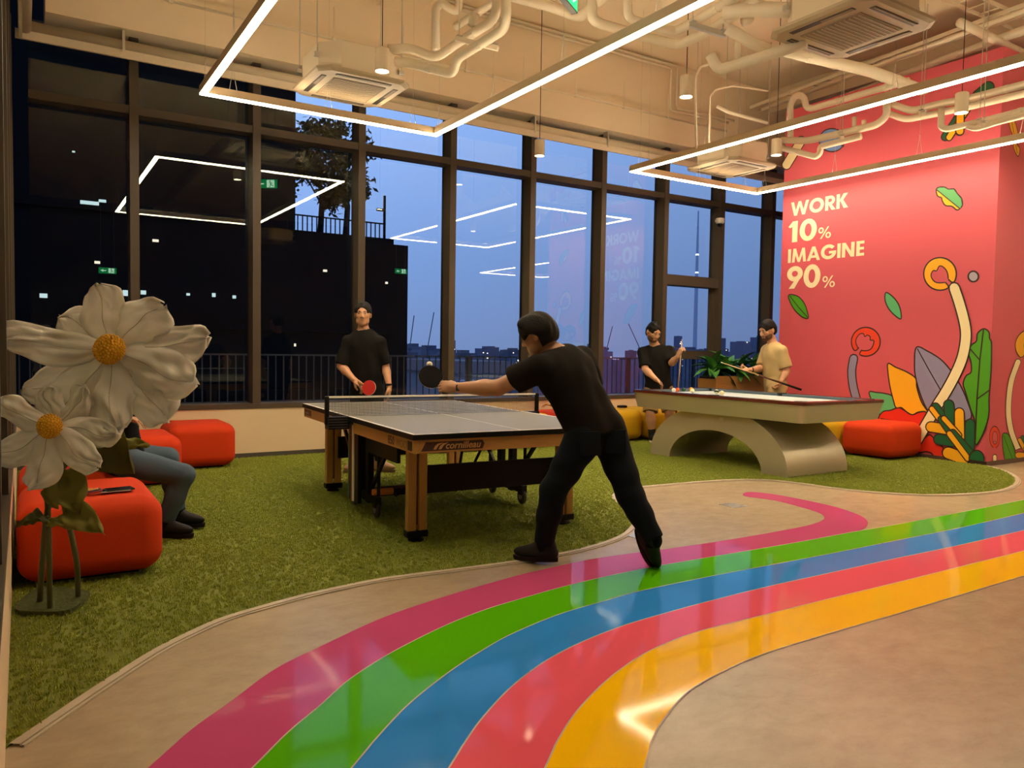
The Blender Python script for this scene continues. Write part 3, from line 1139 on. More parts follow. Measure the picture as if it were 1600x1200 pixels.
# ---------------------------------------------------------------- roller blind over the windows
t = thing('roller_blind', 'long rolled-up cream roller blind along the top of the windows', 'blind', (0.0, 8.95, 4.25))
xe = PINK_X + 2.5
M_BLIND = mat('blind_fabric', (0.60, 0.50, 0.36), 0.7)
MB().cyl((0.0, 8.95, 4.325), (xe, 8.95, 4.325), 0.050, 20).build('roll', M_BLIND, t, smooth=True, world=True)
MB().box2((-0.03, 8.935, 4.195), (xe, 8.965, 4.285)).build('bottom_rail', mat('blind_rail', (0.70, 0.60, 0.45), 0.6), t, world=True)
for x in (0.9, 3.42, 5.93, 7.2, 9.7):
    MB().box2((x - 0.012, 8.89, 4.30), (x + 0.012, 8.99, 4.46)).box2((x - 0.012, 8.885, 4.24), (x + 0.012, 8.895, 4.42)).build('bracket', M_METAL, t, world=True)
t = thing('roller_blind', 'upright cream blind roll in the top left corner', 'blind', (0.03, 8.6, 4.25))
MB().cyl((0.05, 8.93, 4.30), (0.05, 5.0, 4.30), 0.055, 20).build('roll', M_BLIND, t, smooth=True, world=True)
MB().box2((0.0, 5.0, 4.20), (0.03, 8.93, 4.27)).build('bottom_rail', MATS['blind_rail'], t, world=True)

# ---------------------------------------------------------------- exit sign, dome camera, smoke heads
M_EXIT = mat('exit_green', '#0f8f52', 0.4, emit='#12b060', emit_s=1.2)
M_EXITW = mat('exit_white', '#e8fff2', 0.4, emit='#d8fff0', emit_s=2.4)


def exit_sign(c, n, label, w=0.42, h=0.17):
    c = np.asarray(c, float)
    n = unit(n)
    x = unit(np.cross((0, 0, 1), n))
    Mx = np.column_stack([x, n, (0, 0, 1)])
    t = thing('exit_sign', label, 'exit sign', c, 0, 'green exit signs')
    MB().box(c, (w, 0.05, h), M=Mx).build('housing', mat('exit_case', (0.05, 0.045, 0.04), 0.5), t, world=True)
    for s in (-1, 1):
        f = n * s
        xx = np.cross((0, 0, 1), f)
        o = c + f * 0.027
        P = lambda a, b, k=0: o + xx * a + np.array([0, 0, b]) + f * k
        MB().poly([P(-w / 2 + .01, -h / 2 + .01), P(w / 2 - .01, -h / 2 + .01), P(w / 2 - .01, h / 2 - .01), P(-w / 2 + .01, h / 2 - .01)]).build('green_face', M_EXIT, t, world=True)
        g = MB()
        # doorway with a running figure, then an arrow
        k = .002
        g.poly([P(-.15, -.06, k), P(-.02, -.06, k), P(-.02, .065, k), P(-.15, .065, k)])
        g.poly([P(.03, -.012, k), P(.10, -.012, k), P(.10, -.04, k), P(.16, 0, k), P(.10, .04, k), P(.10, .012, k), P(.03, .012, k)])
        g.build('pictogram', M_EXITW, t, world=True)
        r = MB()
        k = .004
        r.ball(P(-.075, .043, k), (.012, .012, .012), 8, 5)
        for (a, b, c_, d, ww) in ((-.08, .028, -.095, -.015, .018), (-.095, -.015, -.07, -.03, .012), (-.07, -.03, -.075, -.055, .011), (-.095, -.015, -.12, -.03, .012), (-.12, -.03, -.14, -.028, .011), (-.083, .024, -.055, .012, .010), (-.085, .022, -.115, .008, .010)):
            r.bar(P(a, b, k), P(c_, d, k), ww, .004, up=f)
        r.build('running_figure', M_EXIT, t, world=True)
    for s in (-1, 1):
        MB().cyl(c + x * s * w * .35 + (0, 0, h / 2), c + x * s * w * .35 + (0, 0, SLAB - c[2]), 0.006, 6).build('rod', M_METAL, t, world=True)


e = onz(874, -10, 3.97)
exit_sign((e[0] + 0.1, e[1] + 0.06, 4.03), (0.55, -0.83, 0), 'green exit sign hanging at the top centre of the picture')
# two more behind the viewer, seen mirrored in the glass
for (px, py, yy, lab) in ((168, 423, -3.6, 'green exit sign behind the viewer, mirrored in the leftmost window'), (626, 424, -3.2, 'green exit sign behind the viewer, mirrored in the fourth window')):
    v = ony(px, py, 2 * GLASS_Y - yy)
    exit_sign((v[0], yy, v[2]), (0, 1, 0), lab)

c = ony(1125, 346, FRONT_Y - 0.05)
t = thing('dome_camera', 'white dome security camera mounted on a window mullion', 'security camera', c)
MB().lathe((0, 0, 0), [(0.055, -0.035), (0.068, -0.02), (0.070, 0.045), (0.060, 0.052), (0.001, 0.052)], 20).build('housing', M_WHITE, t, auto=True)
MB().ball((0, 0, -0.045), (0.042, 0.042, 0.045), 16, 10).build('dome', mat('camera_dome', (0.01, 0.01, 0.012), 0.08), t, smooth=True)
MB().box((0, 0.06, 0.02), (0.04, 0.06, 0.04)).build('wall_bracket', M_WHITE, t)

# ---------------------------------------------------------------- table tennis table
M_TOP = mat('table_top_grey', (0.190, 0.180, 0.145), 0.45, noise=(3, 0.3, (0.20, 0.19, 0.155)), spec=0.3)
M_LINE = mat('white_line', (0.80, 0.78, 0.72), 0.5)
M_WOOD = mat('beech_wood', (0.56, 0.30, 0.085), 0.42, noise=(9, 0.6, (0.46, 0.235, 0.06)), stretch=(1, 12, 12))
M_WOODV = mat('beech_wood_upright', (0.56, 0.30, 0.085), 0.42, noise=(9, 0.6, (0.46, 0.235, 0.06)), stretch=(14, 14, 1))
M_DBROWN = mat('brown_plate', (0.17, 0.075, 0.045), 0.5)
TZ = 0.765
tt = thing('table_tennis_table', 'grey table tennis table with light wood frame and legs', 'table tennis table', (2.003, 4.281, 0.0), math.radians(-3.45))
TW, TL = 1.525, 2.74
for v0, v1 in ((0.0, 1.352), (1.388, TL)):
    top = MB().box2((0, v0, TZ - 0.022), (TW, v1, TZ)).build('table_half', M_TOP, tt)
    MB().box2((-0.003, v0 - 0.003, TZ - 0.034), (TW + 0.003, v1 + 0.003, TZ - 0.003)).build('edge_band', M_BLACK, top)
    lz0, lz1 = TZ, TZ + 0.0015
    MB().box2((0, v0, lz0), (0.018, v1, lz1)).build('side_line', M_LINE, top)
    MB().box2((TW - 0.018, v0, lz0), (TW, v1, lz1)).build('side_line', M_LINE, top)
    ve = v0 if v0 == 0 else v1 - 0.018
    MB().box2((0.018, ve, lz0), (TW - 0.018, ve + 0.018, lz1)).build('end_line', M_LINE, top)
    MB().box2((TW / 2 - 0.003, v0 + .018, lz0), (TW / 2 + 0.003, v1 - .018, lz1)).build('centre_line', M_LINE, top)
    # wooden apron boards
    a0, a1 = TZ - 0.118, TZ - 0.034
    s0, s1 = (0.012, 1.24) if v0 == 0 else (1.50, TL - 0.012)
    MB().box2((0.010, s0, a0), (0.040, s1, a1)).build('apron_board', M_WOOD, tt)
    MB().box2((TW - 0.040, s0, a0), (TW - 0.010, s1, a1)).build('apron_board', M_WOOD, tt)
    ve = 0.010 if v0 == 0 else TL - 0.040
    MB().box2((0.040, ve, a0), (TW - 0.040, ve + 0.03, a1)).build('apron_board', mat('beech_wood_cross', (0.56, 0.30, 0.085), 0.42, noise=(9, 0.6, (0.46, 0.235, 0.06)), stretch=(1, 12, 12)), tt)
# twin-post legs with feet
for (u, v) in ((0.175, 0.38), (TW - 0.175, 0.40), (0.175, TL - 0.39), (TW - 0.175, TL - 0.39)):
    leg = MB().rbox((u - 0.038, v, 0.375), (0.058, 0.058, 0.60), 0.006, 2).rbox((u + 0.038, v, 0.375), (0.058, 0.058, 0.60), 0.006, 2).build('leg', M_WOODV, tt)
    MB().box((u, v + 0.005, 0.40), (0.022, 0.034, 0.56)).build('leg_core', M_DBROWN, leg)
    MB().rbox((u, v, 0.062), (0.150, 0.075, 0.045), 0.008, 2).build('foot_cap', M_BLACK, leg)
    MB().lathe((u, v, 0.012), [(0.052, 0), (0.055, 0.012), (0.034, 0.03)], 16).build('foot', M_BLACK, leg, auto=True)
# folding undercarriage
for (u, sgn) in ((0.15, -1), (TW - 0.13, 1)):
    fr = MB()
    fr.box2((u - 0.022, 1.235, 0.11), (u + 0.022, 1.305, TZ - 0.05)).box2((u - 0.022, 1.435, 0.11), (u + 0.022, 1.505, TZ - 0.05))
    fr.box2((u - 0.022, 1.06, 0.12), (u + 0.022, 1.68, 0.18))
    fr.build('upright_frame', M_BLACK, tt)
    for v in (1.10, 1.63):
        wk = MB().lathe((u - 0.016, v, 0.085), [(0.02, 0.0), (0.055, 0.002), (0.063, 0.008), (0.063, 0.024), (0.055, 0.030), (0.02, 0.032)], 20, axis=(1, 0, 0)).build('castor_wheel', mat('wheel_rubber', (0.03, 0.03, 0.032), 0.55), tt, auto=True)
        MB().lathe((u - 0.018, v, 0.085), [(0.026, 0), (0.026, 0.036)], 14, axis=(1, 0, 0)).build('wheel_hub', mat('wheel_hub', (0.25, 0.25, 0.25), 0.4), wk, auto=True)
        MB().box2((u - 0.024, v - 0.03, 0.10), (u + 0.024, v + 0.03, 0.155)).build('castor_fork', M_BLACK, wk)
    for v0, v1 in ((1.24, 0.72), (1.50, 2.02)):
        MB().bar((u, v0, 0.20), (u, v1, TZ - 0.06), 0.022, 0.03).build('brace', M_BLACK, tt)
    for v in (1.06, 1.68):
        MB().cyl((u, v, 0.19), (u, v, TZ - 0.05), 0.014, 8).build('brace_rod', M_BLACK, tt)
# decorative side panel by the net: black, white, dark red and green uprights
for v, cc, nm in ((1.28, M_BLACK, 0), (1.365, M_WHITE, 1), (1.40, mat('panel_maroon', (0.16, 0.02, 0.025), 0.5), 2), (1.46, mat('panel_green', (0.03, 0.07, 0.04), 0.5), 3)):
    MB().box2((0.045, v - 0.02 - (.03 if nm == 0 else 0), 0.11), (0.075, v + 0.018 + (.02 if nm == 0 else 0), TZ - 0.07)).build('side_slat', cc, tt)
MB().box2((0.20, 0.44, 0.31), (TW - 0.20, 0.465, 0.50)).build('cross_panel', mat('dark_panel', (0.012, 0.009, 0.007), 0.5, spec=0.2), tt)
MB().box2((0.20, TL - 0.465, 0.31), (TW - 0.20, TL - 0.44, 0.50)).build('cross_panel', MATS['dark_panel'], tt)
MB().box2((0.12, 0.60, 0.50), (0.145, 1.22, 0.66)).build('ball_catcher', M_BLACK, tt)
MB().box2((0.17, 1.30, 0.14), (TW - 0.15, 1.44, 0.19)).build('chassis_beam', M_BLACK, tt)
MB().box2((TW - .42, 1.30, 0.50), (TW - 0.24, 1.44, TZ - 0.05)).build('central_block', M_BLACK, tt)
MB().cyl((0.14, 1.17, 0.20), (0.30, 1.17, 0.20), 0.026, 12).build('handle', mat('handle_orange', (0.75, 0.24, 0.03), 0.5), tt, smooth=False)
MB().tube(smooth_line([(0.3, 1.1, 0.18), (0.36, .9, 0.30), (0.42, .7, 0.32)], 6), 0.013, 8).build('hose', M_BLACK, tt, smooth=True)
MB().tube([(0.75, 1.0, 0.20), (0.62, 0.6, 0.62)], 0.011, 6).build('strut', M_BLACK, tt)
MB().tube([(0.80, 1.0, 0.20), (0.80, 0.62, 0.62)], 0.011, 6).build('strut', M_BLACK, tt)
# lettering
xs = (0, -1, 0)
text_mesh('850', 0.080, mat('print_dark', (0.05, 0.02, 0.015), 0.6), 'lettering', tt, (0.0085, 0.475, TZ - 0.104), xs, (0, 0, 1), bold=0.0006)
text_mesh('WOOD', 0.072, mat('print_soft', (0.30, 0.15, 0.05), 0.6), 'lettering', tt, (0.0085, 0.325, TZ - 0.104), xs, (0, 0, 1), bold=0.0)
MB().box2((0.007, 0.045, TZ - 0.106), (0.0105, 0.112, TZ - 0.048)).build('badge', MATS['print_dark'], tt)
pl = MB().poly([(0.055, 0.0085, TZ - 0.106), (0.475, 0.0085, TZ - 0.106), (0.490, 0.0085, TZ - 0.075), (0.475, 0.0085, TZ - 0.050), (0.085, 0.0085, TZ - 0.050)]).build('name_plate', MATS['print_dark'], tt)
M_PRINT = mat('print_wood', (0.62, 0.33, 0.12), 0.5)
text_mesh('cornilleau', 0.062, M_PRINT, 'lettering', tt, (0.215, 0.0078, TZ - 0.096), (1, 0, 0), (0, 0, 1), bold=0.0010, shear=0.25)
g = MB()
for o_ in (0.0, 0.035):
    g.poly([(0.135 + o_, 0.0078, TZ - 0.098), (0.155 + o_, 0.0078, TZ - 0.098), (0.170 + o_, 0.0078, TZ - 0.074), (0.205 + o_, 0.0078, TZ - 0.055), (0.165 + o_, 0.0078, TZ - 0.062), (0.145 + o_, 0.0078, TZ - 0.078)])
g.build('logo', M_PRINT, tt)
MB().box2((0.006, TL - 0.26, TZ - 0.100), (0.0105, TL - 0.04, TZ - 0.046)).build('name_plate', M_DBROWN, tt)
text_mesh('cornilleau', 0.034, mat('print_tan', (0.45, 0.28, 0.18), 0.5), 'lettering', tt, (0.0055, TL - 0.06, TZ - 0.084), xs, (0, 0, 1), shear=0.25)
# net
net = thing('table_tennis_net', 'black net with white top band across the table tennis table', 'net', (2.003, 4.281, 0.0), math.radians(-3.45))
NV = 1.37
for u in (-0.155, TW + 0.155):
    s = 1 if u < 0 else -1
    MB().rbox((u, NV, TZ + 0.045), (0.030, 0.034, 0.215), 0.006, 2).build('post', M_BLACK, net)
    cl = MB().box2((min(u, u + s * 0.16), NV - 0.05, TZ - 0.095), (max(u, u + s * 0.16), NV + 0.05, TZ - 0.004))
    c_ = cl.build('clamp', M_BLACK, net)
    for k in range(4):
        MB().box2((min(u, u + s * 0.15), NV - 0.054, TZ - 0.085 + k * 0.02), (max(u, u + s * 0.15), NV - 0.05, TZ - 0.077 + k * 0.02)).build('rib', mat('clamp_rib', (0.04, 0.04, 0.04), 0.4), c_)
MB().box2((-0.14, NV - 0.004, TZ + 0.138), (TW + 0.14, NV + 0.004, TZ + 0.1525)).build('top_band', M_LINE, net)
nm = MB()
for k in range(148):
    u = -0.135 + k * (TW + 0.27) / 147
    nm.box((u, NV, TZ + 0.073), (0.0022, 0.0016, 0.132))
for k in range(11):
    nm.box((TW / 2, NV, TZ + 0.010 + k * 0.0125), (TW + 0.27, 0.0016, 0.0022))
nm_o = nm.build('mesh', mat('net_cord', (0.03, 0.032, 0.036), 0.7), net)
nm_o['kind'] = 'stuff'

# ---------------------------------------------------------------- pool table
M_CHAMP = mat('champagne_metal', (0.50, 0.45, 0.33), 0.36, metal=0.5, noise=(2, 0.25, (0.47, 0.42, 0.30)), stretch=(1, 30, 30))
M_MAHOG = mat('mahogany', (0.105, 0.018, 0.012), 0.22, noise=(6, 0.6, (0.06, 0.012, 0.008)), stretch=(1, 10, 10), coat=0.4)
M_CLOTH = mat('pool_cloth', (0.42, 0.50, 0.52), 0.9)
M_CUSH = mat('pool_cushion', (0.10, 0.15, 0.19), 0.85)
PC = np.array([7.26, 6.23])
PHX, PHY, PZ = 0.716, 1.282, 0.806
pool = thing('pool_table', 'champagne pool table with dark red rail on a curved arch base', 'pool table', (PC[0], PC[1], 0), math.radians(0.6))


def rrect(hx, hy, r, n=6):
    out = []
    for (sx_, sy_, a0) in ((1, 1, 0), (-1, 1, 90), (-1, -1, 180), (1, -1, 270)):
        for k in range(n + 1):
            a = math.radians(a0 + 90 * k / n)
            out.append((sx_ * (hx - r) + r * math.cos(a), sy_ * (hy - r) + r * math.sin(a)))
    return out


def ring_solid(outer, inner, z0, z1):
    b = MB()
    n = len(outer)
    vs = [(q[0], q[1], z) for z in (z0, z1) for q in outer] + [(q[0], q[1], z) for z in (z0, z1) for q in inner]
    fs = []
    for i in range(n):
        j = (i + 1) % n
        fs += [(i, j, n + j, n + i), (2 * n + j, 2 * n + i, 3 * n + i, 3 * n + j), (n + i, n + j, 3 * n + j, 3 * n + i), (j, i, 2 * n + i, 2 * n + j)]
    return b.add(vs, fs)


cab = MB()
o1, o2 = rrect(PHX - 0.008, PHY - 0.008, 0.07), rrect(PHX - 0.045, PHY - 0.045, 0.07)
n = len(o1)
cab.add([(q[0], q[1], PZ - 0.030) for q in o1] + [(q[0], q[1], PZ - 0.215) for q in o2], [(i, n + i, n + (i + 1) % n, (i + 1) % n) for i in range(n)])
cab.poly([(q[0], q[1], PZ - 0.215) for q in o2], flip=True)
cab.build('cabinet', M_CHAMP, pool, auto=True)
ring_solid(rrect(PHX, PHY, 0.075), rrect(PHX - 0.115, PHY - 0.115, 0.03), PZ - 0.032, PZ).build('rail', M_MAHOG, pool)
ring_solid(rrect(PHX - 0.115, PHY - 0.115, 0.03), rrect(PHX - 0.165, PHY - 0.165, 0.02), PZ - 0.045, PZ - 0.004).build('cushion', M_CUSH, pool)
MB().box2((-PHX + 0.12, -PHY + 0.12, PZ - 0.06), (PHX - 0.12, PHY - 0.12, PZ - 0.034)).build('playing_cloth', M_CLOTH, pool)
for (x, y) in ((-1, -1), (1, -1), (-1, 0), (1, 0), (-1, 1), (1, 1)):
    px_, py_ = x * (PHX - 0.115 - (0.0 if y == 0 else 0.02)), y * (PHY - 0.135)
    MB().lathe((px_, py_, PZ - 0.065), [(0.062, 0), (0.062, 0.067), (0.070, 0.069), (0.001, 0.069)], 18).build('pocket', mat('pocket_black', (0.006, 0.006, 0.006), 0.5), pool, auto=True)
# arch base
AX0, AX1 = 6.66 - PC[0], 7.68 - PC[0]
AYC, AA = 6.225 - PC[1], 1.025
zt_ = PZ - 0.215
outer = []
BB = 0.66
for k in range(33):
    a = math.pi * k / 32
    y, z = AA * math.cos(a), BB * math.sin(a) ** 0.92
    outer.append((y, min(z, zt_)))
inner = [(0.69 * math.cos(math.pi * k / 32), 0.395 * math.sin(math.pi * k / 32)) for k in range(33)]
ab = MB()
n = 33
vs = [(x, AYC + q[0], q[1] + 0.008) for x in (AX0, AX1) for q in outer] + [(x, AYC + q[0], q[1] + 0.008) for x in (AX0, AX1) for q in inner]
fs = []
for i in range(n - 1):
    fs += [(i, i + 1, n + i + 1, n + i), (2 * n + i + 1, 2 * n + i, 3 * n + i, 3 * n + i + 1), (i + 1, i, 2 * n + i, 2 * n + i + 1), (n + i, n + i + 1, 3 * n + i + 1, 3 * n + i)]
fs += [(0, n, 3 * n, 2 * n), (2 * n - 1, n - 1, 3 * n - 1, 4 * n - 1)]
ab.add(vs, fs).build('arch_base', M_CHAMP, pool, auto=True)
MB().box((AX0 - 0.004, AYC - 0.12, PZ - 0.265), (0.008, 0.05, 0.035)).build('maker_plate', M_METAL, pool)

BALLS = [((1053, 607), '#e8e0cc', 'cream cue ball touching the orange ball on the pool table'),
         ((1058.5, 606.5), '#e2521f', 'orange pool ball at the left end of the pool table'),
         ((1068.5, 607), '#0f4a35', 'dark green pool ball on the pool table'),
         ((1080.5, 605), '#eda511', 'yellow pool ball on the pool table'),
         ((1082, 611), '#efe6c8', 'cream pool ball in front of the yellow ball'),
         ((1119.5, 612), '#d9d6b0', 'black and cream pool ball near the middle of the pool table'),
         ((1128, 614), '#efe2b4', 'pale yellow pool ball near the middle of the pool table')]
for (q, hx, lab) in BALLS:
    p = onz(q[0], q[1], PZ - 0.034 + 0.0285)
    if p[1] > PC[1] + 1.08:                      # keep it on the cloth
        p = ony(q[0], q[1], PC[1] + (1.08 if 'cue' not in lab else 1.02))
    t = thing('pool_ball', lab, 'pool ball', (p[0], p[1], PZ - 0.034), 0, 'pool balls on the pool table')
    MB().ball((0, 0, 0.0285), 0.0285, 18, 12).build('ball', mat('ball_' + hx[1:], hx, 0.12, coat=0.3), t, smooth=True)
    if 'black' in lab:
        MB().lathe((0, 0, 0.0285), [(0.0260, -0.012), (0.0289, -0.004), (0.0289, 0.004), (0.0260, 0.012)], 18, axis=(0.3, 0.2, 1)).build('band', M_BLACK, t, smooth=True)

# ---------------------------------------------------------------- ottomans
M_RED = mat('red_fabric', (0.60, 0.040, 0.004), 0.8, bump=(260, 0.22), spec=0.25)
M_YEL = mat('yellow_fabric', (0.56, 0.32, 0.006), 0.8, bump=(260, 0.22), spec=0.25)


def ottoman(x0, x1, y0, y1, h, m, label, rz=0.0):
    c = ((x0 + x1) / 2, (y0 + y1) / 2)
    t = thing('ottoman', label, 'ottoman', (c[0], c[1], 0.012), rz, 'rounded cube ottomans')
    w, d = x1 - x0, y1 - y0
    MB().rbox((0, 0, 0.02 + (h - 0.02) / 2), (w, d, h - 0.02), 0.105, 6, puff=0.014).build('cushion_body', m, t, smooth=True)
    MB().rbox((0, 0, 0.018), (w - 0.22, d - 0.22, 0.034), 0.01, 2).build('base_plinth', M_BLACK, t)
    return t


ottoman(-0.035, 0.655, 4.64, 5.46, 0.44, M_RED, 'large red ottoman at the left front behind the paper flowers')
ottoman(-0.035, 0.62, 5.58, 6.40, 0.44, M_RED, 'red ottoman under the seated person in jeans')
ottoman(0.50, 1.22, 7.50, 8.26, 0.45, M_RED, 'red ottoman behind the knees of the seated person')
t = ottoman(1.22, 1.88, 8.34, 8.98, 0.46, M_RED, 'red ottoman against the window wall left of the table tennis table')
MB().box((0.342, 0.0, 0.20), (0.004, 0.03, 0.05)).build('label_tag', M_WHITE, t)
ottoman(3.34, 4.08, 8.36, 8.98, 0.44, M_RED, 'red ottoman behind the legs of the table tennis table')
ottoman(4.16, 5.00, 8.26, 8.96, 0.44, M_YEL, 'yellow ottoman seen under the middle of the table tennis table')
ottoman(5.06, 5.88, 8.26, 8.96, 0.44, M_YEL, 'yellow ottoman behind the right end of the table tennis table')
ottoman(5.95, 6.66, 8.28, 8.98, 0.44, M_RED, 'red ottoman under the hand behind the table tennis player')
ottoman(6.74, 7.50, 8.30, 8.98, 0.44, M_YEL, 'yellow ottoman left of the bare legs behind the pool table')
ottoman(7.56, 8.34, 8.30, 8.98, 0.44, M_YEL, 'yellow ottoman right of the bare legs behind the pool table')
ottoman(8.88, 9.56, 6.18, 6.90, 0.43, M_YEL, 'yellow ottoman by the pink wall behind the pool table base')
ottoman(8.86, 9.57, 5.42, 6.12, 0.44, M_RED, 'red ottoman against the pink mural wall')

# black bag on the yellow ottoman
p = onz(972, 637, 0.47)
b_ = MB().rbox((0, 0, 0.035), (0.13, 0.09, 0.035), 0.014, 3).build('pouch', M_BLACK, None, smooth=True)
b_.location = (p[0] - 0.0, min(p[1], 8.8), 0.452)
tag(b_, 'small black pouch lying on a yellow ottoman', 'pouch')

# phone and coiled lanyard on the front ottoman
p = onz(186, 767, 0.462)
t = thing('phone', 'black phone lying on the large red ottoman', 'phone', (p[0], p[1], 0.4655))
MB().rbox((0, 0, 0.006), (0.15, 0.074, 0.010), 0.004, 2, rz=0.2).build('phone_body', M_BLACK, t)
MB().rbox((0, 0, 0.0125), (0.135, 0.066, 0.002), 0.0008, 1, rz=0.2).build('screen', mat('phone_screen', (0.015, 0.016, 0.02), 0.08), t)
MB().rbox((-0.02, -0.02, 0.0035), (0.15, 0.07, 0.004), 0.0015, 1, rz=0.05).build('card_case', M_METAL, t)
p = onz(135, 772, 0.462)
t = thing('lanyard', 'coiled patterned lanyard lying on the large red ottoman', 'lanyard', (p[0], p[1], 0.4655))
for k, cc in enumerate(('#8c1f2c', '#20283f', '#b8863a')):
    pts = []
    for i in range(26):
        a = i * 0.5 + k * 2
        pts.append((0.055 * math.cos(a) + 0.02 * math.sin(2.3 * a) - 0.01 * k, 0.028 * math.sin(a) + 0.012 * math.cos(1.7 * a), 0.008 + 0.004 * (i % 5) / 2 + 0.004 * k))
    MB().tube(smooth_line(pts, 4), 0.006, 6).build('strap', mat('strap_%d' % k, cc, 0.6), t, smooth=True)
MB().rbox((0.075, 0.0, 0.010), (0.03, 0.025, 0.014), 0.005, 2).build('clip', M_BLACK, t, smooth=True)

# ---------------------------------------------------------------- bats and ball
def bat(center, normal, handle_dir, red, label):
    c = np.asarray(center, float)
    n = unit(normal)
    h = unit(np.asarray(handle_dir, float) - n * np.dot(handle_dir, n))
    x = np.cross(h, n)
    t = thing('table_tennis_bat', label, 'bat', c, 0, 'table tennis bats')
    def outline(s):
        out = []
        for k in range(36):
            a = 2 * math.pi * k / 36
            out.append((0.0755 * s * math.cos(a), 0.080 * s * math.sin(a)))
        return out
    def disc(s, z0, z1):
        b = MB()
        ol = outline(s)
        m = len(ol)
        P = lambda q, z: c + x * q[0] + h * q[1] + n * z
        b.add([P(q, z0) for q in ol] + [P(q, z1) for q in ol], [tuple(range(m - 1, -1, -1)), tuple(range(m, 2 * m))] + [(i, (i + 1) % m, m + (i + 1) % m, m + i) for i in range(m)])
        return b
    disc(1.0, -0.003, 0.003).build('blade', mat('bat_wood', (0.70, 0.58, 0.40), 0.5), t, world=True)
    mr = mat('rubber_red', (0.50, 0.018, 0.012), 0.55)
    mk = mat('rubber_black', (0.004, 0.004, 0.005), 0.6, spec=0.15)
    disc(0.985, 0.003, 0.0065).build('rubber', mr if red else mk, t, world=True)
    disc(0.985, -0.0065, -0.003).build('rubber', mk if red else mr, t, world=True)
    M_ = np.column_stack([x, h, n])
    MB().rbox(c + h * 0.118, (0.029, 0.100, 0.024), 0.009, 3, M=M_).build('handle', mat('bat_handle', (0.35, 0.16, 0.06), 0.5), t, world=True, smooth=True)
    return t


bat(at(673, 589, 4.93), -CAM_F * 0.9 + CAM_R * 0.25 + CAM_U * 0.30, CAM_R * 0.9 - CAM_U * 0.42 + CAM_F * 0.05, False, 'black bat held by the lunging table tennis player')
bat(at(576.5, 606, 7.72), -CAM_F * 0.85 - CAM_R * 0.35 + CAM_U * 0.2, -CAM_R * 0.85 + CAM_U * 0.42, True, 'red bat held by the man standing behind the table')
bl = at(671, 569.5, 4.97)
t = thing('table_tennis_ball', 'white table tennis ball at the edge of the black bat', 'ball', bl)
MB().ball((0, 0, 0), 0.020, 18, 12).build('ball', mat('ball_white', (0.82, 0.78, 0.66), 0.45), t, smooth=True)

# ---------------------------------------------------------------- giant paper flowers
def paper_mat(name, col):
    m = mat(name, col, 0.75, noise=(7, 0.35, tuple(c * 0.86 for c in col)), bump=(14, 0.25))
    nt = m.node_tree
    b = nt.nodes['Principled BSDF']
    o = [k for k in nt.nodes if k.type == 'OUTPUT_MATERIAL'][0]
    tl = nt.nodes.new('ShaderNodeBsdfTranslucent')
    tl.inputs[0].default_value = tuple(col) + (1,)
    mx = nt.nodes.new('ShaderNodeMixShader')
    mx.inputs[0].default_value = 0.36
    nt.links.new(b.outputs[0], mx.inputs[1])
    nt.links.new(tl.outputs[0], mx.inputs[2])
    nt.links.new(mx.outputs[0], o.inputs[0])
    return m


M_PETAL = paper_mat('petal_paper', (0.90, 0.86, 0.78))
M_PLEAF = paper_mat('leaf_paper', (0.30, 0.28, 0.055))
M_PLEAFD = paper_mat('leaf_paper_dark', (0.11, 0.115, 0.025))
M_POLLEN = mat('pollen_yellow', (0.78, 0.42, 0.02), 0.8)
M_STEMG = mat('flower_stem', (0.10, 0.095, 0.035), 0.8, bump=(30, 0.3))


def petal_mesh(length, width, lift, curl, seed, folds=3, tipw=0.55, crump=0.012):
    """paper petal along +y, facing +z"""
    r = np.random.default_rng(seed)
    nu, nv = 20, 15
    ph = r.uniform(0, 6.28, 8)
    vs = []
    for i in range(nu + 1):
        t = i / nu
        w = width * (0.16 + 0.84 * math.sin(min(1.0, t * 1.02) ** 0.8 * math.pi * 0.80) ** 0.9) * (1.0 if t < 0.86 else math.sqrt(max(0.0, 1 - ((t - 0.86) / 0.14) ** 2)) * 0.94 + 0.06)
        for j in range(nv + 1):
            s = j / nv * 2 - 1
            x = s * w / 2
            ty = t + (0.03 * math.sin(5 * s + ph[0]) + 0.018 * math.sin(11 * s + ph[1])) * max(0, t - 0.6) * 2
            y = length * ty
            z = lift * length * t ** 1.3 + curl * length * max(0, t - 0.55) ** 2 * 3
            z += -0.22 * w * abs(s) ** 1.6 * (1 - t * 0.6)
            z += 0.010 * math.cos(s * (6 + 2 * folds) + ph[2] + 2 * t) * t * (1 - 0.3 * t) * (width / 0.2)
            z += crump * math.sin(13 * t + 5 * s + ph[3]) * t
            z += crump * 0.8 * math.sin(22 * t - 9 * s + ph[4]) * t * t
            z += crump * 1.6 * abs(math.sin(folds * s * 1.9 + 3 * t + ph[5])) * t
            x += 0.022 * math.sin(5 * t + ph[6]) * t + 0.010 * math.sin(9 * t + 3 * s + ph[7]) * t
            vs.append((x, y, z))
    fs = []
    for i in range(nu):
        for j in range(nv):
            a = i * (nv + 1) + j
            fs.append((a, a + 1, a + nv + 2, a + nv + 1))
    return vs, fs


def place_leafy(name, vs, fs, m, parent, origin, ydir, zdir, thick=0.002):
    y = unit(ydir)
    z = unit(np.asarray(zdir, float) - y * np.dot(zdir, y))
    x = np.cross(y, z)
    V = np.array(vs) @ np.array([x, y, z]) + np.asarray(origin, float)
    ob = MB().add(V, fs).build(name, m, parent, smooth=True, world=True)
    if thick:
        so = ob.modifiers.new('thickness', 'SOLIDIFY')
        so.thickness = thick
        so.offset = 0
    return ob


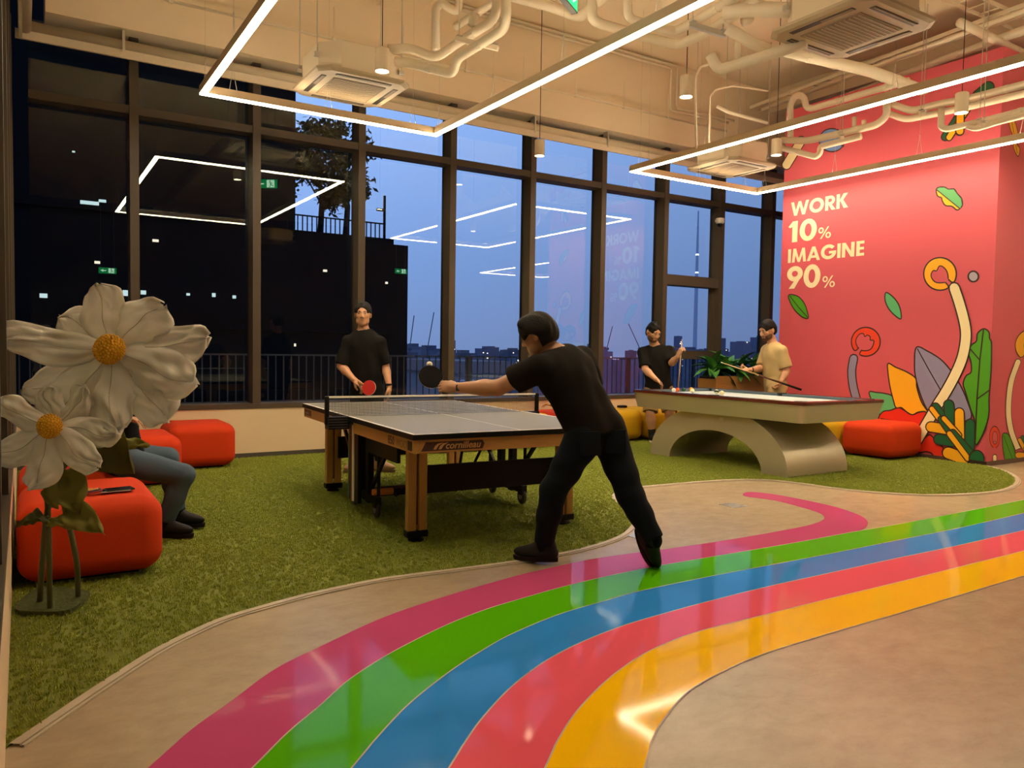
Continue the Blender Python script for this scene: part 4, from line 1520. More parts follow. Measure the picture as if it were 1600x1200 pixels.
fbase = onz(78, 950, 0.012)
flower = thing('giant_paper_flower', 'giant white paper flowers with yellow centres on green stems at the left', 'paper flower', (fbase[0], fbase[1], 0.012))


def flower_head(cpx, cpy, d, petals, rc, nrm, seed):
    c = at(cpx, cpy, d)
    n = unit(nrm)
    rx = unit(CAM_R - n * np.dot(CAM_R, n))
    ux = np.cross(n, rx)
    head = MB()
    head.ball(c + n * 0.0, (rc * 0.9, rc * 0.9, rc * 0.55), 20, 12, M=np.column_stack([rx, ux, n]))
    hd = head.build('flower_centre', M_POLLEN, flower, smooth=True, world=True)
    g = MB()
    k = int(150 * (rc / 0.07))
    for i in range(k):
        zc = 1 - (i + 0.5) / k * 1.15
        if zc < -0.15:
            break
        a = i * 2.39996
        rr = math.sqrt(max(0, 1 - zc * zc))
        q = c + rx * rc * rr * math.cos(a) + ux * rc * rr * math.sin(a) + n * rc * 0.62 * zc
        g.ball(q, rc * 0.085, 6, 4)
    go_ = g.build('pollen_beads', mat('pollen_bead', (0.86, 0.46, 0.02), 0.7), hd, smooth=True)
    hl = hd.location
    go_.data.transform(Matrix.Translation(Vector((-flower.location.x, -flower.location.y, -flower.location.z))))
    go_['kind'] = 'stuff'
    for i, (ang, ln, wd, lift, curl, back) in enumerate(petals):
        a = math.radians(ang)
        yd = rx * math.cos(a) + ux * math.sin(a)
        s = d / F_PX
        vs, fs = petal_mesh(ln * s, wd * s, lift, curl, seed + i, crump=0.013 * (ln * s / 0.35))
        p = place_leafy('petal', vs, fs, M_PETAL, flower, c + yd * rc * 0.35 - n * (0.012 + back), yd, n)
        # drawn centre vein
        vein = MB()
        V = np.array(vs)
        y_, z_ = unit(yd), n
        x_ = np.cross(y_, z_)
        pts = [V[r_ * 16 + 7] * 0.5 + V[r_ * 16 + 8] * 0.5 + np.array([0, 0, 0.0022]) for r_ in range(2, 19)]
        pts = [q[0] * x_ + q[1] * y_ + q[2] * z_ + c + yd * rc * 0.35 - n * (0.012 + back) for q in pts]
        vo = vein.tube(pts, 0.0012, 4).build('vein', mat('vein_line', (0.45, 0.38, 0.26), 0.8), p, smooth=True)
        vo.data.transform(Matrix.Translation(Vector((-flower.location.x, -flower.location.y, -flower.location.z))))
    return c, n


big_petals = [(104, 92, 74, 0.10, 0.25, 0.02), (48, 98, 82, 0.12, -0.20, 0.015), (8, 142, 72, 0.02, 0.05, 0.03), (-22, 138, 80, 0.08, 0.0, 0.0),
              (-52, 138, 82, 0.06, 0.0, 0.02), (-82, 122, 72, 0.10, 0.0, 0.0), (-122, 124, 84, 0.08, 0.0, 0.01), (-152, 140, 62, 0.0, 0.0, 0.04),
              (177, 154, 60, 0.02, 0.10, 0.0), (146, 92, 70, 0.02, 0.0, 0.05), (-100, 142, 74, -0.06, 0.0, 0.06)]
small_petals = [(160, 82, 42, 0.10, 0.1, 0.0), (-146, 98, 52, 0.05, 0.0, 0.01), (-102, 92, 56, 0.06, 0.0, 0.0), (-42, 98, 50, 0.06, 0.05, 0.0),
                (-6, 96, 44, -0.05, 0.1, 0.02), (104, 58, 44, 0.0, 0.0, 0.03), (52, 70, 40, -0.05, 0.0, 0.04)]
c1_, n1_ = flower_head(171, 546, 3.50, big_petals, 0.066, -CAM_F + CAM_U * 0.12 + CAM_R * 0.10, 40)
c2_, n2_ = flower_head(78, 666, 3.36, small_petals, 0.052, -CAM_F + CAM_U * 0.10 + CAM_R * 0.05, 80)
# stems
for pts, r in (([onz(62, 942, 0.02), at(66, 880, 3.66), at(74, 800, 3.62), at(92, 740, 3.6), at(120, 700, 3.62), c1_ - n1_ * 0.10, c1_ - n1_ * 0.03], 0.0135),
               ([onz(78, 953, 0.02), at(77, 880, 3.58), at(75, 800, 3.54), at(74, 740, 3.46), c2_ - n2_ * 0.08, c2_ - n2_ * 0.03], 0.0125),
               ([onz(122, 934, 0.02), at(120, 880, 3.66), at(108, 820, 3.62), at(101, 790, 3.58), at(98, 740, 3.56), at(96, 700, 3.55)], 0.0125)):
    MB().tube(smooth_line(pts, 6), r, 10).build('stem', M_STEMG, flower, smooth=True, world=True)


def big_leaf(base, tip, nrm, width, m, seed, droop=0.1):
    base, tip = np.asarray(base, float), np.asarray(tip, float)
    d = tip - base
    ln = np.linalg.norm(d)
    r = np.random.default_rng(seed)
    ph = r.uniform(0, 6, 4)
    vs, fs = [], []
    nu, nv = 14, 8
    for i in range(nu + 1):
        t = i / nu
        w = width * math.sin(math.pi * min(1, t ** 0.8)) ** 0.85
        for j in range(nv + 1):
            s = j / nv * 2 - 1
            vs.append((s * w / 2, ln * t, 0.25 * w * abs(s) - droop * ln * t * t + 0.012 * math.sin(9 * t + 4 * s + ph[0]) + 0.008 * math.sin(17 * t - 6 * s + ph[1])))
    for i in range(nu):
        for j in range(nv):
            a = i * (nv + 1) + j
            fs.append((a, a + 1, a + nv + 2, a + nv + 1))
    return place_leafy('leaf', vs, fs, m, flower, base, d, nrm)


big_leaf(at(96, 735, 3.50), at(122, 800, 3.40), -CAM_F + CAM_R * 0.5, 0.17, M_PLEAF, 1)
big_leaf(at(104, 792, 3.45), at(157, 830, 3.36), -CAM_F + CAM_U * 0.6, 0.12, M_PLEAF, 2)
big_leaf(at(78, 812, 3.52), at(26, 815, 3.44), CAM_U - CAM_F * 0.35, 0.10, M_PLEAFD, 3)
big_leaf(at(76, 816, 3.52), at(118, 818, 3.44), CAM_U - CAM_F * 0.55, 0.09, M_PLEAF, 4)
big_leaf(at(146, 660, 3.72), at(200, 738, 3.60), -CAM_F + CAM_U * 0.2 - CAM_R * .2, 0.27, paper_mat('leaf_paper_olive', (0.17, 0.15, 0.03)), 5)
big_leaf(at(150, 700, 3.72), at(232, 690, 3.75), -CAM_F * .6 + CAM_U * 0.8, 0.10, M_PLEAF, 6)
big_leaf(at(92, 738, 3.52), at(80, 792, 3.42), -CAM_F - CAM_R * 0.4, 0.12, M_PLEAF, 7)
# mossy base mat
bp = [onz(q[0], q[1], 0.012)[:2] for q in ((24, 958), (40, 936), (70, 922), (132, 928), (138, 936), (110, 958), (70, 962))]
bp = [tuple(q) for q in smooth_line(bp, 4, closed=True)]
bm_ = MB().slab([(q[0] - flower.location.x, q[1] - flower.location.y) for q in bp], -0.006, 0.020)
bm_.build('moss_base', mat('moss', (0.045, 0.06, 0.012), 0.95, noise=(40, 0.7, (0.08, 0.09, 0.02)), bump=(60, 0.9)), flower)

# ---------------------------------------------------------------- planter with leafy plants
pl0, pl1 = ony(1117, 586, 8.55), ony(1205, 586, 8.55)
PLX0, PLX1, PLZ = pl0[0], pl1[0] + 0.2, 0.93
t = thing('planter_box', 'tall wooden planter box by the window behind the pool table', 'planter', ((PLX0 + PLX1) / 2, 8.70, 0.012))
nb = 7
for k in range(nb):
    z0 = 0.0 + k * (PLZ - 0.02) / nb
    MB().box2((PLX0, 8.52, z0 + 0.014), (PLX1, 8.545, z0 + (PLZ - .02) / nb + 0.008)).build('board', mat('planter_wood', (0.52, 0.27, 0.075), 0.5, noise=(6, 0.6, (0.42, 0.2, 0.05)), stretch=(1, 14, 14)), t, world=True)
MB().box2((PLX0 + 0.01, 8.545, 0.014), (PLX1 - 0.01, 8.92, PLZ - 0.06)).build('box_body', MATS['planter_wood'], t, world=True)
MB().box2((PLX0 + 0.03, 8.56, PLZ - 0.06), (PLX1 - 0.03, 8.90, PLZ - 0.03)).build('soil', mat('soil', (0.03, 0.02, 0.012), 0.9), t, world=True)
M_LF1 = mat('plant_leaf', (0.075, 0.27, 0.045), 0.4, noise=(4, 0.6, (0.12, 0.38, 0.07)))
M_LF2 = mat('plant_leaf_deep', (0.030, 0.12, 0.026), 0.4, noise=(4, 0.6, (0.05, 0.17, 0.04)))


def leaf_blade(ln, w, droop, seed):
    r = np.random.default_rng(seed)
    vs, fs = [], []
    nu, nv = 9, 4
    for i in range(nu + 1):
        tt_ = i / nu
        ww = w * math.sin(math.pi * min(1, 0.06 + tt_ * 0.94)) ** 0.8
        for j in range(nv + 1):
            s = j / nv * 2 - 1
            vs.append((s * ww / 2, ln * (tt_ - 0.12 * droop * tt_ ** 3), 0.28 * ww * abs(s) - droop * ln * tt_ ** 2.2 + 0.004 * math.sin(20 * tt_ + 5 * s)))
    for i in range(nu):
        for j in range(nv):
            a = i * (nv + 1) + j
            fs.append((a, a + 1, a + nv + 2, a + nv + 1))
    return MB().add(vs, fs).mesh('leaf', True)


leaf_meshes = []
for k in range(8):
    me = leaf_blade(random.uniform(0.30, 0.46), random.uniform(0.10, 0.16), random.uniform(0.25, 0.75), k)
    me.materials.append(M_LF1 if k % 3 else M_LF2)
    leaf_meshes.append(me)
for i, xc in enumerate((PLX0 + 0.16, PLX0 + 0.45, PLX0 + 0.76, PLX0 + 1.08)):
    pt = thing('potted_plant', ('bushy green leafy plant at the left end of the wooden planter', 'bushy green leafy plant second from the left in the planter',
                                'bushy green leafy plant behind the man in the beige shirt', 'bushy green leafy plant at the right end of the wooden planter')[i], 'plant', (xc, 8.70, PLZ - 0.03), 0, 'leafy plants in the planter')
    MB().cyl((0, 0, -0.02), (0, 0, 0.12), 0.012, 8).build('stalk', M_LF2, pt)
    for k in range(22):
        az = k * 2.39996 + i
        el = random.uniform(-0.1, 1.35)
        lf = instance('leaf', leaf_meshes[random.randrange(8)], (0.02 * math.cos(az), 0.02 * math.sin(az), random.uniform(0.02, 0.12)), pt)
        lf.rotation_euler = (el, 0, az)
        lf.scale = (1, 1, 1)

# ---------------------------------------------------------------- mural painted on the pink walls
M_OUT = mat('mural_outline', (0.035, 0.012, 0.010), 0.55)
MUR = {k: mat('mural_' + k, v, 0.55) for k, v in dict(
    green='#4b9a12', mint='#5bb878', sage='#57a062', yellow='#f2ae12', white='#f0dfb0', lav='#8d86a8', red='#e02a14', orange='#e6401e',
    dkgreen='#0f5c33', blue='#6f97d6', grey='#a8a2b4', letters='#f0e2bc').items()}


class Face:
    """one painted wall face: pixels -> wall plane"""

    def __init__(self, fn, nrm):
        self.fn, self.n = fn, np.asarray(nrm, float)

    def P(self, q, layer):
        return self.fn(*q) + self.n * (0.0012 * (layer + 1))


LEFTF = Face(lambda a, b: onx(a, b, PINK_X), (-1, 0, 0))
RIGHTF = Face(lambda a, b: ony(a, b, PINK_Y0), (0, -1, 0))


def face_poly(face, pts, m, layer, name):
    p3 = [face.P(q, layer) for q in pts]
    b = MB()
    b.poly(p3)
    # wind towards the viewer
    f = b.f[0]
    v = [np.array(b.v[i]) for i in f]
    if np.dot(np.cross(v[1] - v[0], v[2] - v[0]), face.n) < 0:
        b.f = [t[::-1] for t in b.f]
    return b.build(name, m, wall_right)


def face_line(face, pts, w, layer, closed, name='painted_outline'):
    p3 = [face.P(q, layer) for q in pts]
    n = len(p3)
    b = MB()
    L_, R_ = [], []
    for i in range(n):
        if closed:
            d = p3[(i + 1) % n] - p3[i - 1]
        else:
            d = p3[min(i + 1, n - 1)] - p3[max(i - 1, 0)]
        s = unit(np.cross(face.n, unit(d))) * w / 2
        L_.append(p3[i] - s)
        R_.append(p3[i] + s)
    m = n if closed else n - 1
    b.add(L_ + R_, [(i, (i + 1) % n, n + (i + 1) % n, n + i) for i in range(m)])
    if b.f:
        v = [np.array(b.v[i]) for i in b.f[0]]
        if np.dot(np.cross(v[1] - v[0], v[2] - v[0]), face.n) < 0:
            b.f = [t[::-1] for t in b.f]
    return b.build(name, M_OUT, wall_right)


def shape(face, pts, col, layer, name='painted_leaf', sm=True, w=0.017, closed=True, outline=True):
    q = smooth_line(pts, 5, closed=True) if sm else pts
    face_poly(face, q, MUR[col], layer, name)
    if outline:
        face_line(face, q, w, layer + 0.5, True)


def capsule_pts(a, b, w, n=7):
    a, b = np.asarray(a, float), np.asarray(b, float)
    d = unit(b - a)
    s = np.array([-d[1], d[0]])
    out = []
    for k in range(n + 1):
        t = math.pi * k / n
        out.append(b + (s * math.cos(t) + d * math.sin(t)) * w / 2)
    for k in range(n + 1):
        t = math.pi * k / n
        out.append(a + (-s * math.cos(t) - d * math.sin(t)) * w / 2)
    return out


def strip_pts(cl, w, cap=5):
    cl = smooth_line(cl, 6)
    n = len(cl)
    L_, R_ = [], []
    for i in range(n):
        d = unit(cl[min(i + 1, n - 1)] - cl[max(i - 1, 0)])
        s = np.array([-d[1], d[0]]) * w / 2
        L_.append(cl[i] - s)
        R_.append(cl[i] + s)
    d = unit(cl[0] - cl[1])
    s = np.array([-d[1], d[0]])
    capp = [cl[0] + (-s * math.cos(t) * -1 + d * math.sin(t)) * w / 2 for t in [math.pi * k / cap for k in range(1, cap)]]
    return L_[::-1] + capp[::1] + R_ if np.linalg.norm(L_[0] - capp[0]) < np.linalg.norm(R_[0] - capp[0]) else L_[::-1] + capp[::-1] + R_


def circ(cx, cy, rx, ry=None, n=28, a0=0, a1=360):
    ry = ry or rx
    return [np.array([cx + rx * math.cos(math.radians(a0 + (a1 - a0) * k / n)), cy + ry * math.sin(math.radians(a0 + (a1 - a0) * k / n))]) for k in range(n if a1 - a0 == 360 else n + 1)]


LF = LEFTF
# small leaves
shape(LF, [(1232.5, 461), (1246, 462.5), (1256, 472.5), (1261, 485), (1263, 497), (1254, 495.5), (1242.5, 485), (1235, 472.5)], 'green', 1)
face_line(LF, [(1234, 462), (1248, 480), (1262, 496)], 0.013, 2, False)
shape(LF, [(1385, 457), (1397.5, 466), (1406, 480), (1408, 498), (1397.5, 492), (1388, 481), (1383, 468)], 'mint', 1)
gy = [(1463, 296), (1468, 292.5), (1476, 292.5), (1482, 295.5), (1491, 295.5), (1496, 302.5), (1502.5, 310), (1504, 320), (1500, 326), (1495, 328), (1487.5, 322.5), (1477.5, 321), (1472.5, 314), (1471, 309), (1465, 306)]
shape(LF, gy, 'yellow', 1)
shape(LF, gy[:9], 'sage', 2, sm=False, w=0.012)
shape(LF, circ(1521, 432, 8, 8.2), 'grey', 1, 'painted_dot', sm=False, w=0.020)
# yellow ring flower with tulip hollow, and the long white stem
c5 = lambda pts: [(1200 + x * .25, 250 + y * .25) for x, y in pts]
c6 = lambda pts: [(1200 + x * .25, 480 + y * .25) for x, y in pts]
c8_ = lambda pts: [(1400 + x * .125, 600 + y * .125) for x, y in pts]


def ring_flower(face, cx, cy, r, col, tul, wedge, layer, ry=None, w=0.018):
    # ring as a broad arc with an opening
    a = math.degrees(math.atan2(wedge[1] - cy, wedge[0] - cx))
    ry = ry or r
    outer = circ(cx, cy, r, ry, 34, a + 16, a + 344)
    hole = [np.array(q) for q in smooth_line(tul, 4, closed=True)]
    face_poly(face, [np.array(q) for q in circ(cx, cy, r, ry)], MUR[col], layer, 'painted_ring')
    face_line(face, outer, w, layer + 0.5, False)
    q = MB()
    face_poly(face, hole, M_PINK, layer + 1, 'painted_tulip')
    face_line(face, hole, w * 0.8, layer + 1.5, True)
    d = unit(np.array([wedge[0] - cx, wedge[1] - cy]))
    s = np.array([-d[1], d[0]])
    c = np.array([cx, cy])
    g0, g1 = r * 0.45, r * 1.10
    k = 0.13 * r
    face_poly(face, [c + d * g0 - s * k, c + d * g1 - s * k, c + d * g1 + s * k, c + d * g0 + s * k], M_PINK, layer + 2, 'painted_gap')
    for sg in (-1, 1):
        e = [c + d * r * 0.98 + s * sg * k * 2.0, c + d * r * 0.86 + s * sg * k * 1.1, c + d * r * 0.60 + s * sg * k * 1.0]
        face_line(face, e, w * 0.9, layer + 2.5, False)


ring_flower(LF, 1469, 428, 25.5, 'yellow', c5([(1020, 720), (1033, 692), (1055, 692), (1070, 665), (1088, 664), (1108, 680), (1122, 705), (1126, 745), (1108, 764), (1060, 767), (1032, 750)]), (1484, 443), 1)
ring_flower(LF, 1353, 534, 22.5, 'orange', c6([(550, 220), (556, 190), (575, 168), (598, 166), (606, 184), (622, 174), (640, 186), (640, 206), (662, 208), (658, 238), (640, 264), (605, 272), (570, 262)]), (1339, 552), 1)
shape(LF, strip_pts([(1334, 560), (1331, 580), (1333, 602), (1339, 626)], 12.5), 'lav', 1, 'painted_stem', sm=False)
# plants at the bottom
shape(LF, c6([(632, 535), (680, 533), (735, 540), (778, 558), (802, 625), (780, 650), (720, 690), (680, 640)]), 'mint', 1)
shape(LF, [(1372, 660), (1379, 644), (1392, 641), (1404, 637), (1413, 641), (1425, 648), (1437, 644), (1451, 645), (1441, 666), (1428, 695), (1410, 712), (1375, 708)], 'red', 2, 'painted_wave')
face_line(LF, [(1376, 654), (1400, 658), (1428, 664)], 0.014, 3, False)
shape(LF, c6([(752, 352), (800, 375), (870, 405), (925, 445), (932, 500), (960, 590), (1005, 660), (980, 652), (940, 656), (905, 672), (870, 655), (835, 628), (802, 628), (785, 580), (765, 500), (753, 420)]), 'yellow', 4)
shape(LF, c6([(930, 250), (1000, 275), (1080, 325), (1140, 390), (1200, 480), (1245, 580), (1272, 690), (1180, 720), (1080, 720), (1005, 650), (960, 560), (925, 440), (918, 350)]), 'lav', 5)
face_line(LF, c6([(935, 258), (1010, 395), (1085, 525)]), 0.014, 6, False)
shape(LF, c6([(1350, 135), (1383, 155), (1388, 195), (1400, 232), (1397, 400), (1385, 560), (1384, 660), (1368, 735), (1335, 815), (1299, 858), (1296, 720), (1270, 640), (1240, 540), (1223, 480), (1240, 430), (1272, 405), (1272, 345), (1257, 290), (1272, 240), (1305, 212), (1312, 165)]), 'green', 7)
face_line(LF, c6([(1350, 140), (1328, 320), (1310, 560), (1297, 850)]), 0.016, 8, False)
face_line(LF, c6([(1266, 260), (1326, 330)]), 0.014, 8, False)
face_line(LF, c6([(1310, 574), (1384, 520)]), 0.014, 8, False)
shape(LF, c8_([(400, 640), (470, 670), (500, 740), (590, 790), (580, 860), (612, 915), (490, 905), (440, 862), (370, 845), (285, 860), (285, 790)]), 'red', 3, 'painted_wave')
shape(LF, strip_pts([(1492, 450), (1500, 474), (1507, 500), (1510, 520), (1508.5, 540), (1503, 563), (1491, 590), (1477, 615), (1465, 634), (1450, 660), (1436, 684), (1424, 704)], 17), 'white', 9, 'painted_stem', sm=False)
# coral of yellow and green fingers
FING = [((500, 290), (640, 470), 110, 'dkgreen'), ((455, 310), (600, 500), 70, 'yellow'), ((668, 262), (700, 560), 132, 'dkgreen'), ((800, 360), (805, 680), 124, 'yellow'),
        ((445, 535), (660, 570), 130, 'yellow'), ((935, 500), (925, 860), 124, 'dkgreen'), ((545, 690), (740, 720), 130, 'dkgreen'), ((575, 440), (700, 620), 84, 'dkgreen'),
        ((610, 430), (800, 640), 70, 'yellow'), ((665, 860), (860, 930), 150, 'yellow'), ((720, 610), (960, 880), 92, 'dkgreen'), ((680, 620), (910, 930), 76, 'yellow')]
for k, (a, b, w, cc) in enumerate(FING):
    a, b = c8_([a, b])
    shape(LF, capsule_pts(a, b, w * .125), cc, 10 + k * 0.6, 'painted_finger', sm=False, w=0.015)
shape(LF, circ(1527.5, 716, 11.5, 12.5, 20, 180, 360) + [np.array([1539, 722.2]), np.array([1515, 718.5])], 'dkgreen', 18, 'painted_dot', sm=False)
# pieces high on the wall, behind the pipes
shape(LF, capsule_pts((1229, 258), (1252, 220), 14), 'white', 1, 'painted_stem', sm=False)
shape(LF, circ(1300, 219, 20, 18), 'blue', 1, 'painted_dot', sm=False)
face_line(LF, [(1300, 219), (1319, 229)], 0.016, 2.2, False)
shape(LF, capsule_pts((1477, 214), (1500, 180), 12), 'dkgreen', 1, sm=False)
shape(LF, capsule_pts((1483, 215), (1512, 170), 10), 'yellow', 2, sm=False)
shape(LF, capsule_pts((1500, 205), (1501, 170), 13), 'yellow', 3, sm=False)
shape(LF, capsule_pts((1528, 150), (1545, 136), 17), 'dkgreen', 1, sm=False)
# right-hand face
RF = RIGHTF
ring_flower(RF, 1554, 683, 8.2, 'orange', [(1550, 685), (1551, 677), (1554, 674), (1557, 677), (1558, 686), (1556, 693), (1552, 693)], (1553, 700), 1, ry=17, w=0.010)
shape(RF, capsule_pts((1554, 713), (1554, 729), 6), 'white', 1, 'painted_stem', sm=False, w=0.012)
shape(RF, c8_([(1332, 622), (1410, 640), (1480, 830), (1520, 995), (1385, 1000), (1345, 880), (1328, 740)]), 'green', 1, w=0.012)
face_line(RF, c8_([(1338, 635), (1400, 800), (1475, 995)]), 0.010, 2, False)
shape(RF, strip_pts([(1590, 565), (1579, 598), (1575, 640), (1579, 672), (1590, 702)], 8.5), 'white', 3, 'painted_stem', sm=False, w=0.012)
ring_flower(RF, 1612, 540, 26, 'yellow', [(1600, 545), (1602, 530), (1612, 526), (1622, 532), (1622, 550), (1612, 558)], (1597, 566), 1, w=0.014)
shape(RF, [(1576, 188), (1584, 188), (1589, 203), (1590, 212), (1588, 224), (1593, 232), (1591, 244), (1587, 240), (1583, 229), (1584, 216), (1579, 204)], 'yellow', 1, w=0.012)
face_line(RF, [(1580, 190), (1585, 215), (1589, 240)], 0.010, 2, False)
for k, (a, b, w, cc) in enumerate((((1597, 684), (1606, 700), 7, 'dkgreen'), ((1592, 687), (1600, 702), 6, 'yellow'), ((1590, 711), (1606, 712), 10, 'yellow'), ((1602, 700), (1610, 716), 8, 'dkgreen'))):
    shape(RF, capsule_pts(a, b, w), cc, 4 + k, 'painted_finger', sm=False, w=0.010)

# ---- lettering, drawn as heavy geometric capitals in units of cap height
def arc_strip(cx, cy, ro, ri, a0, a1, sx=1.0, sy=1.0, n=26):
    out = []
    for k in range(n):
        t0, t1 = [math.radians(a0 + (a1 - a0) * (k + d) / n) for d in (0, 1)]
        q = []
        for (r, t) in ((ro, t0), (ro, t1), (ri, t1), (ri, t0)):
            q.append((cx + r[0] * math.cos(t) * sx, cy + r[1] * math.sin(t) * sy))
        out.append(q)
    return out


def stroke(a, b, w):
    """slanted stroke with horizontal ends"""
    return [(a[0] - w / 2, a[1]), (a[0] + w / 2, a[1]), (b[0] + w / 2, b[1]), (b[0] - w / 2, b[1])]


def rect(x0, y0, x1, y1):
    return [(x0, y0), (x1, y0), (x1, y1), (x0, y1)]


S = 0.225
GLYPH = {
    'I': (0.30, [rect(0.04, 0, 0.04 + S, 1)]),
    'W': (1.42, [stroke((0.13, 1), (0.40, 0), S), stroke((0.40, 0), (0.70, 1), S * .9), stroke((0.70, 1), (1.00, 0), S * .9), stroke((1.00, 0), (1.28, 1), S)]),
    'O': (1.12, arc_strip(0.55, 0.5, (0.53, 0.52), (0.29, 0.29), 0, 360, n=36)),
    'K': (0.84, [rect(0.05, 0, 0.05 + S, 1), [(0.24, 0.50), (0.52, 1.0), (0.82, 1.0), (0.45, 0.48)], [(0.30, 0.56), (0.48, 0.62), (0.86, 0.0), (0.56, 0.0)]]),
    'R': (0.80, [rect(0.05, 0, 0.05 + S, 1), rect(0.25, 0.80, 0.42, 1.0), rect(0.25, 0.37, 0.42, 0.56), [(0.28, 0.42), (0.50, 0.42), (0.80, 0.0), (0.52, 0.0)]]
          + arc_strip(0.42, 0.685, (0.32, 0.315), (0.11, 0.12), -90, 90, n=14)),
    'M': (1.14, [stroke((0.14, 0), (0.24, 1), S * .95), stroke((0.24, 1), (0.56, 0.0), S * .8), stroke((0.56, 0.0), (0.88, 1), S * .8), stroke((0.88, 1), (0.99, 0), S * .95)]),
    'A': (0.98, [stroke((0.12, 0), (0.48, 1), S), stroke((0.48, 1), (0.84, 0), S), rect(0.28, 0.19, 0.70, 0.37)]),
    'G': (1.10, arc_strip(0.55, 0.5, (0.53, 0.52), (0.29, 0.29), 40, 352, n=34) + [rect(0.58, 0.37, 1.07, 0.55)]),
    'N': (0.94, [rect(0.05, 0, 0.05 + S, 1), rect(0.65, 0, 0.65 + S, 1), [(0.05, 1.0), (0.28, 1.0), (0.88, 0.0), (0.65, 0.0)]]),
    'E': (0.62, [rect(0.05, 0, 0.05 + S, 1), rect(0.05, 0, 0.56, 0.19), rect(0.05, 0.41, 0.54, 0.59), rect(0.05, 0.81, 0.56, 1)]),
    '1': (0.50, [rect(0.18, 0, 0.18 + S * 1.05, 1), [(0.0, 0.76), (0.20, 1.0), (0.30, 1.0), (0.30, 0.78), (0.08, 0.70)]]),
    '0': (0.78, arc_strip(0.38, 0.5, (0.37, 0.52), (0.145, 0.30), 0, 360, n=36)),
    '9': (0.76, arc_strip(0.37, 0.665, (0.36, 0.345), (0.135, 0.13), 0, 360, n=30) + [[(0.42, 0.44), (0.71, 0.60), (0.36, 0.0), (0.10, 0.0)]]),
    '%': (0.95, arc_strip(0.22, 0.73, (0.20, 0.26), (0.095, 0.14), 0, 360, n=20) + arc_strip(0.74, 0.27, (0.20, 0.26), (0.095, 0.14), 0, 360, n=20) + [[(0.16, 0.0), (0.27, 0.0), (0.80, 1.0), (0.69, 1.0)]]),
}


def wall_text(txt, y_left, y_right, z0, capz, name):
    """text on the mural wall between two wall positions"""
    adv = [GLYPH[ch][0] for ch in txt]
    sc = (y_left - y_right) / (sum(adv) - 0.04)
    b = MB()
    x = 0.0
    for ch in txt:
        for ip, pl_ in enumerate(GLYPH[ch][1]):
            pts = [(PINK_X - 0.003 - 0.0003 * (ip % 7 + (ip // 7) % 2 * 0.5), y_left - (x + q[0]) * sc, z0 + q[1] * capz) for q in pl_]
            v = [np.array(p) for p in pts]
            nn = np.cross(v[1] - v[0], v[2] - v[0])
            if nn[0] > 0:
                pts = pts[::-1]
            b.add(pts, [tuple(range(len(pts)))])
        x += GLYPH[ch][0]
    return b.build(name, MUR['letters'], wall_right)


wall_text('WORK', 7.57, 6.64, 3.310, 0.200, 'lettering')
wall_text('10', 7.60, 7.115, 2.925, 0.305, 'lettering')
wall_text('%', 7.09, 6.885, 2.922, 0.165, 'lettering')
wall_text('IMAGINE', 7.600, 6.355, 2.628, 0.200, 'lettering')
wall_text('90', 7.600, 7.030, 2.245, 0.325, 'lettering')
wall_text('%', 6.995, 6.795, 2.228, 0.165, 'lettering')

# ---------------------------------------------------------------- people: smooth bodies grown from a skeleton
def _dist(p, X, Y, Z):
    if p['t'] == 'c':
        a, b = p['a'], p['b']
        ba = b - a
        px, py, pz = X - a[0], Y - a[1], Z - a[2]
        h = np.clip((px * ba[0] + py * ba[1] + pz * ba[2]) / max(ba @ ba, 1e-9), 0, 1)
        d = np.sqrt((px - ba[0] * h) ** 2 + (py - ba[1] * h) ** 2 + (pz - ba[2] * h) ** 2) - (p['ra'] + (p['rb'] - p['ra']) * h)
        if p.get('flat'):
            u = unit(ba)
            d = np.maximum(d, (X - b[0]) * u[0] + (Y - b[1]) * u[1] + (Z - b[2]) * u[2])
        return d
    c, r, R = p['c'], p['r'], p['R']
    px, py, pz = X - c[0], Y - c[1], Z - c[2]
    q = [(px * R[0, i] + py * R[1, i] + pz * R[2, i]) / r[i] for i in range(3)]
    k0 = np.sqrt(q[0] ** 2 + q[1] ** 2 + q[2] ** 2) + 1e-6
    k1 = np.sqrt((q[0] / r[0]) ** 2 + (q[1] / r[1]) ** 2 + (q[2] / r[2]) ** 2) + 1e-6
    return k0 * (k0 - 1) / k1


def C_(a, b, ra, rb=None, **k):
    return dict(t='c', a=np.asarray(a, float), b=np.asarray(b, float), ra=ra, rb=ra if rb is None else rb, **k)


def E_(c, r, R=None, **k):
    return dict(t='e', c=np.asarray(c, float), r=np.asarray(r, float), R=np.eye(3) if R is None else np.asarray(R, float), **k)


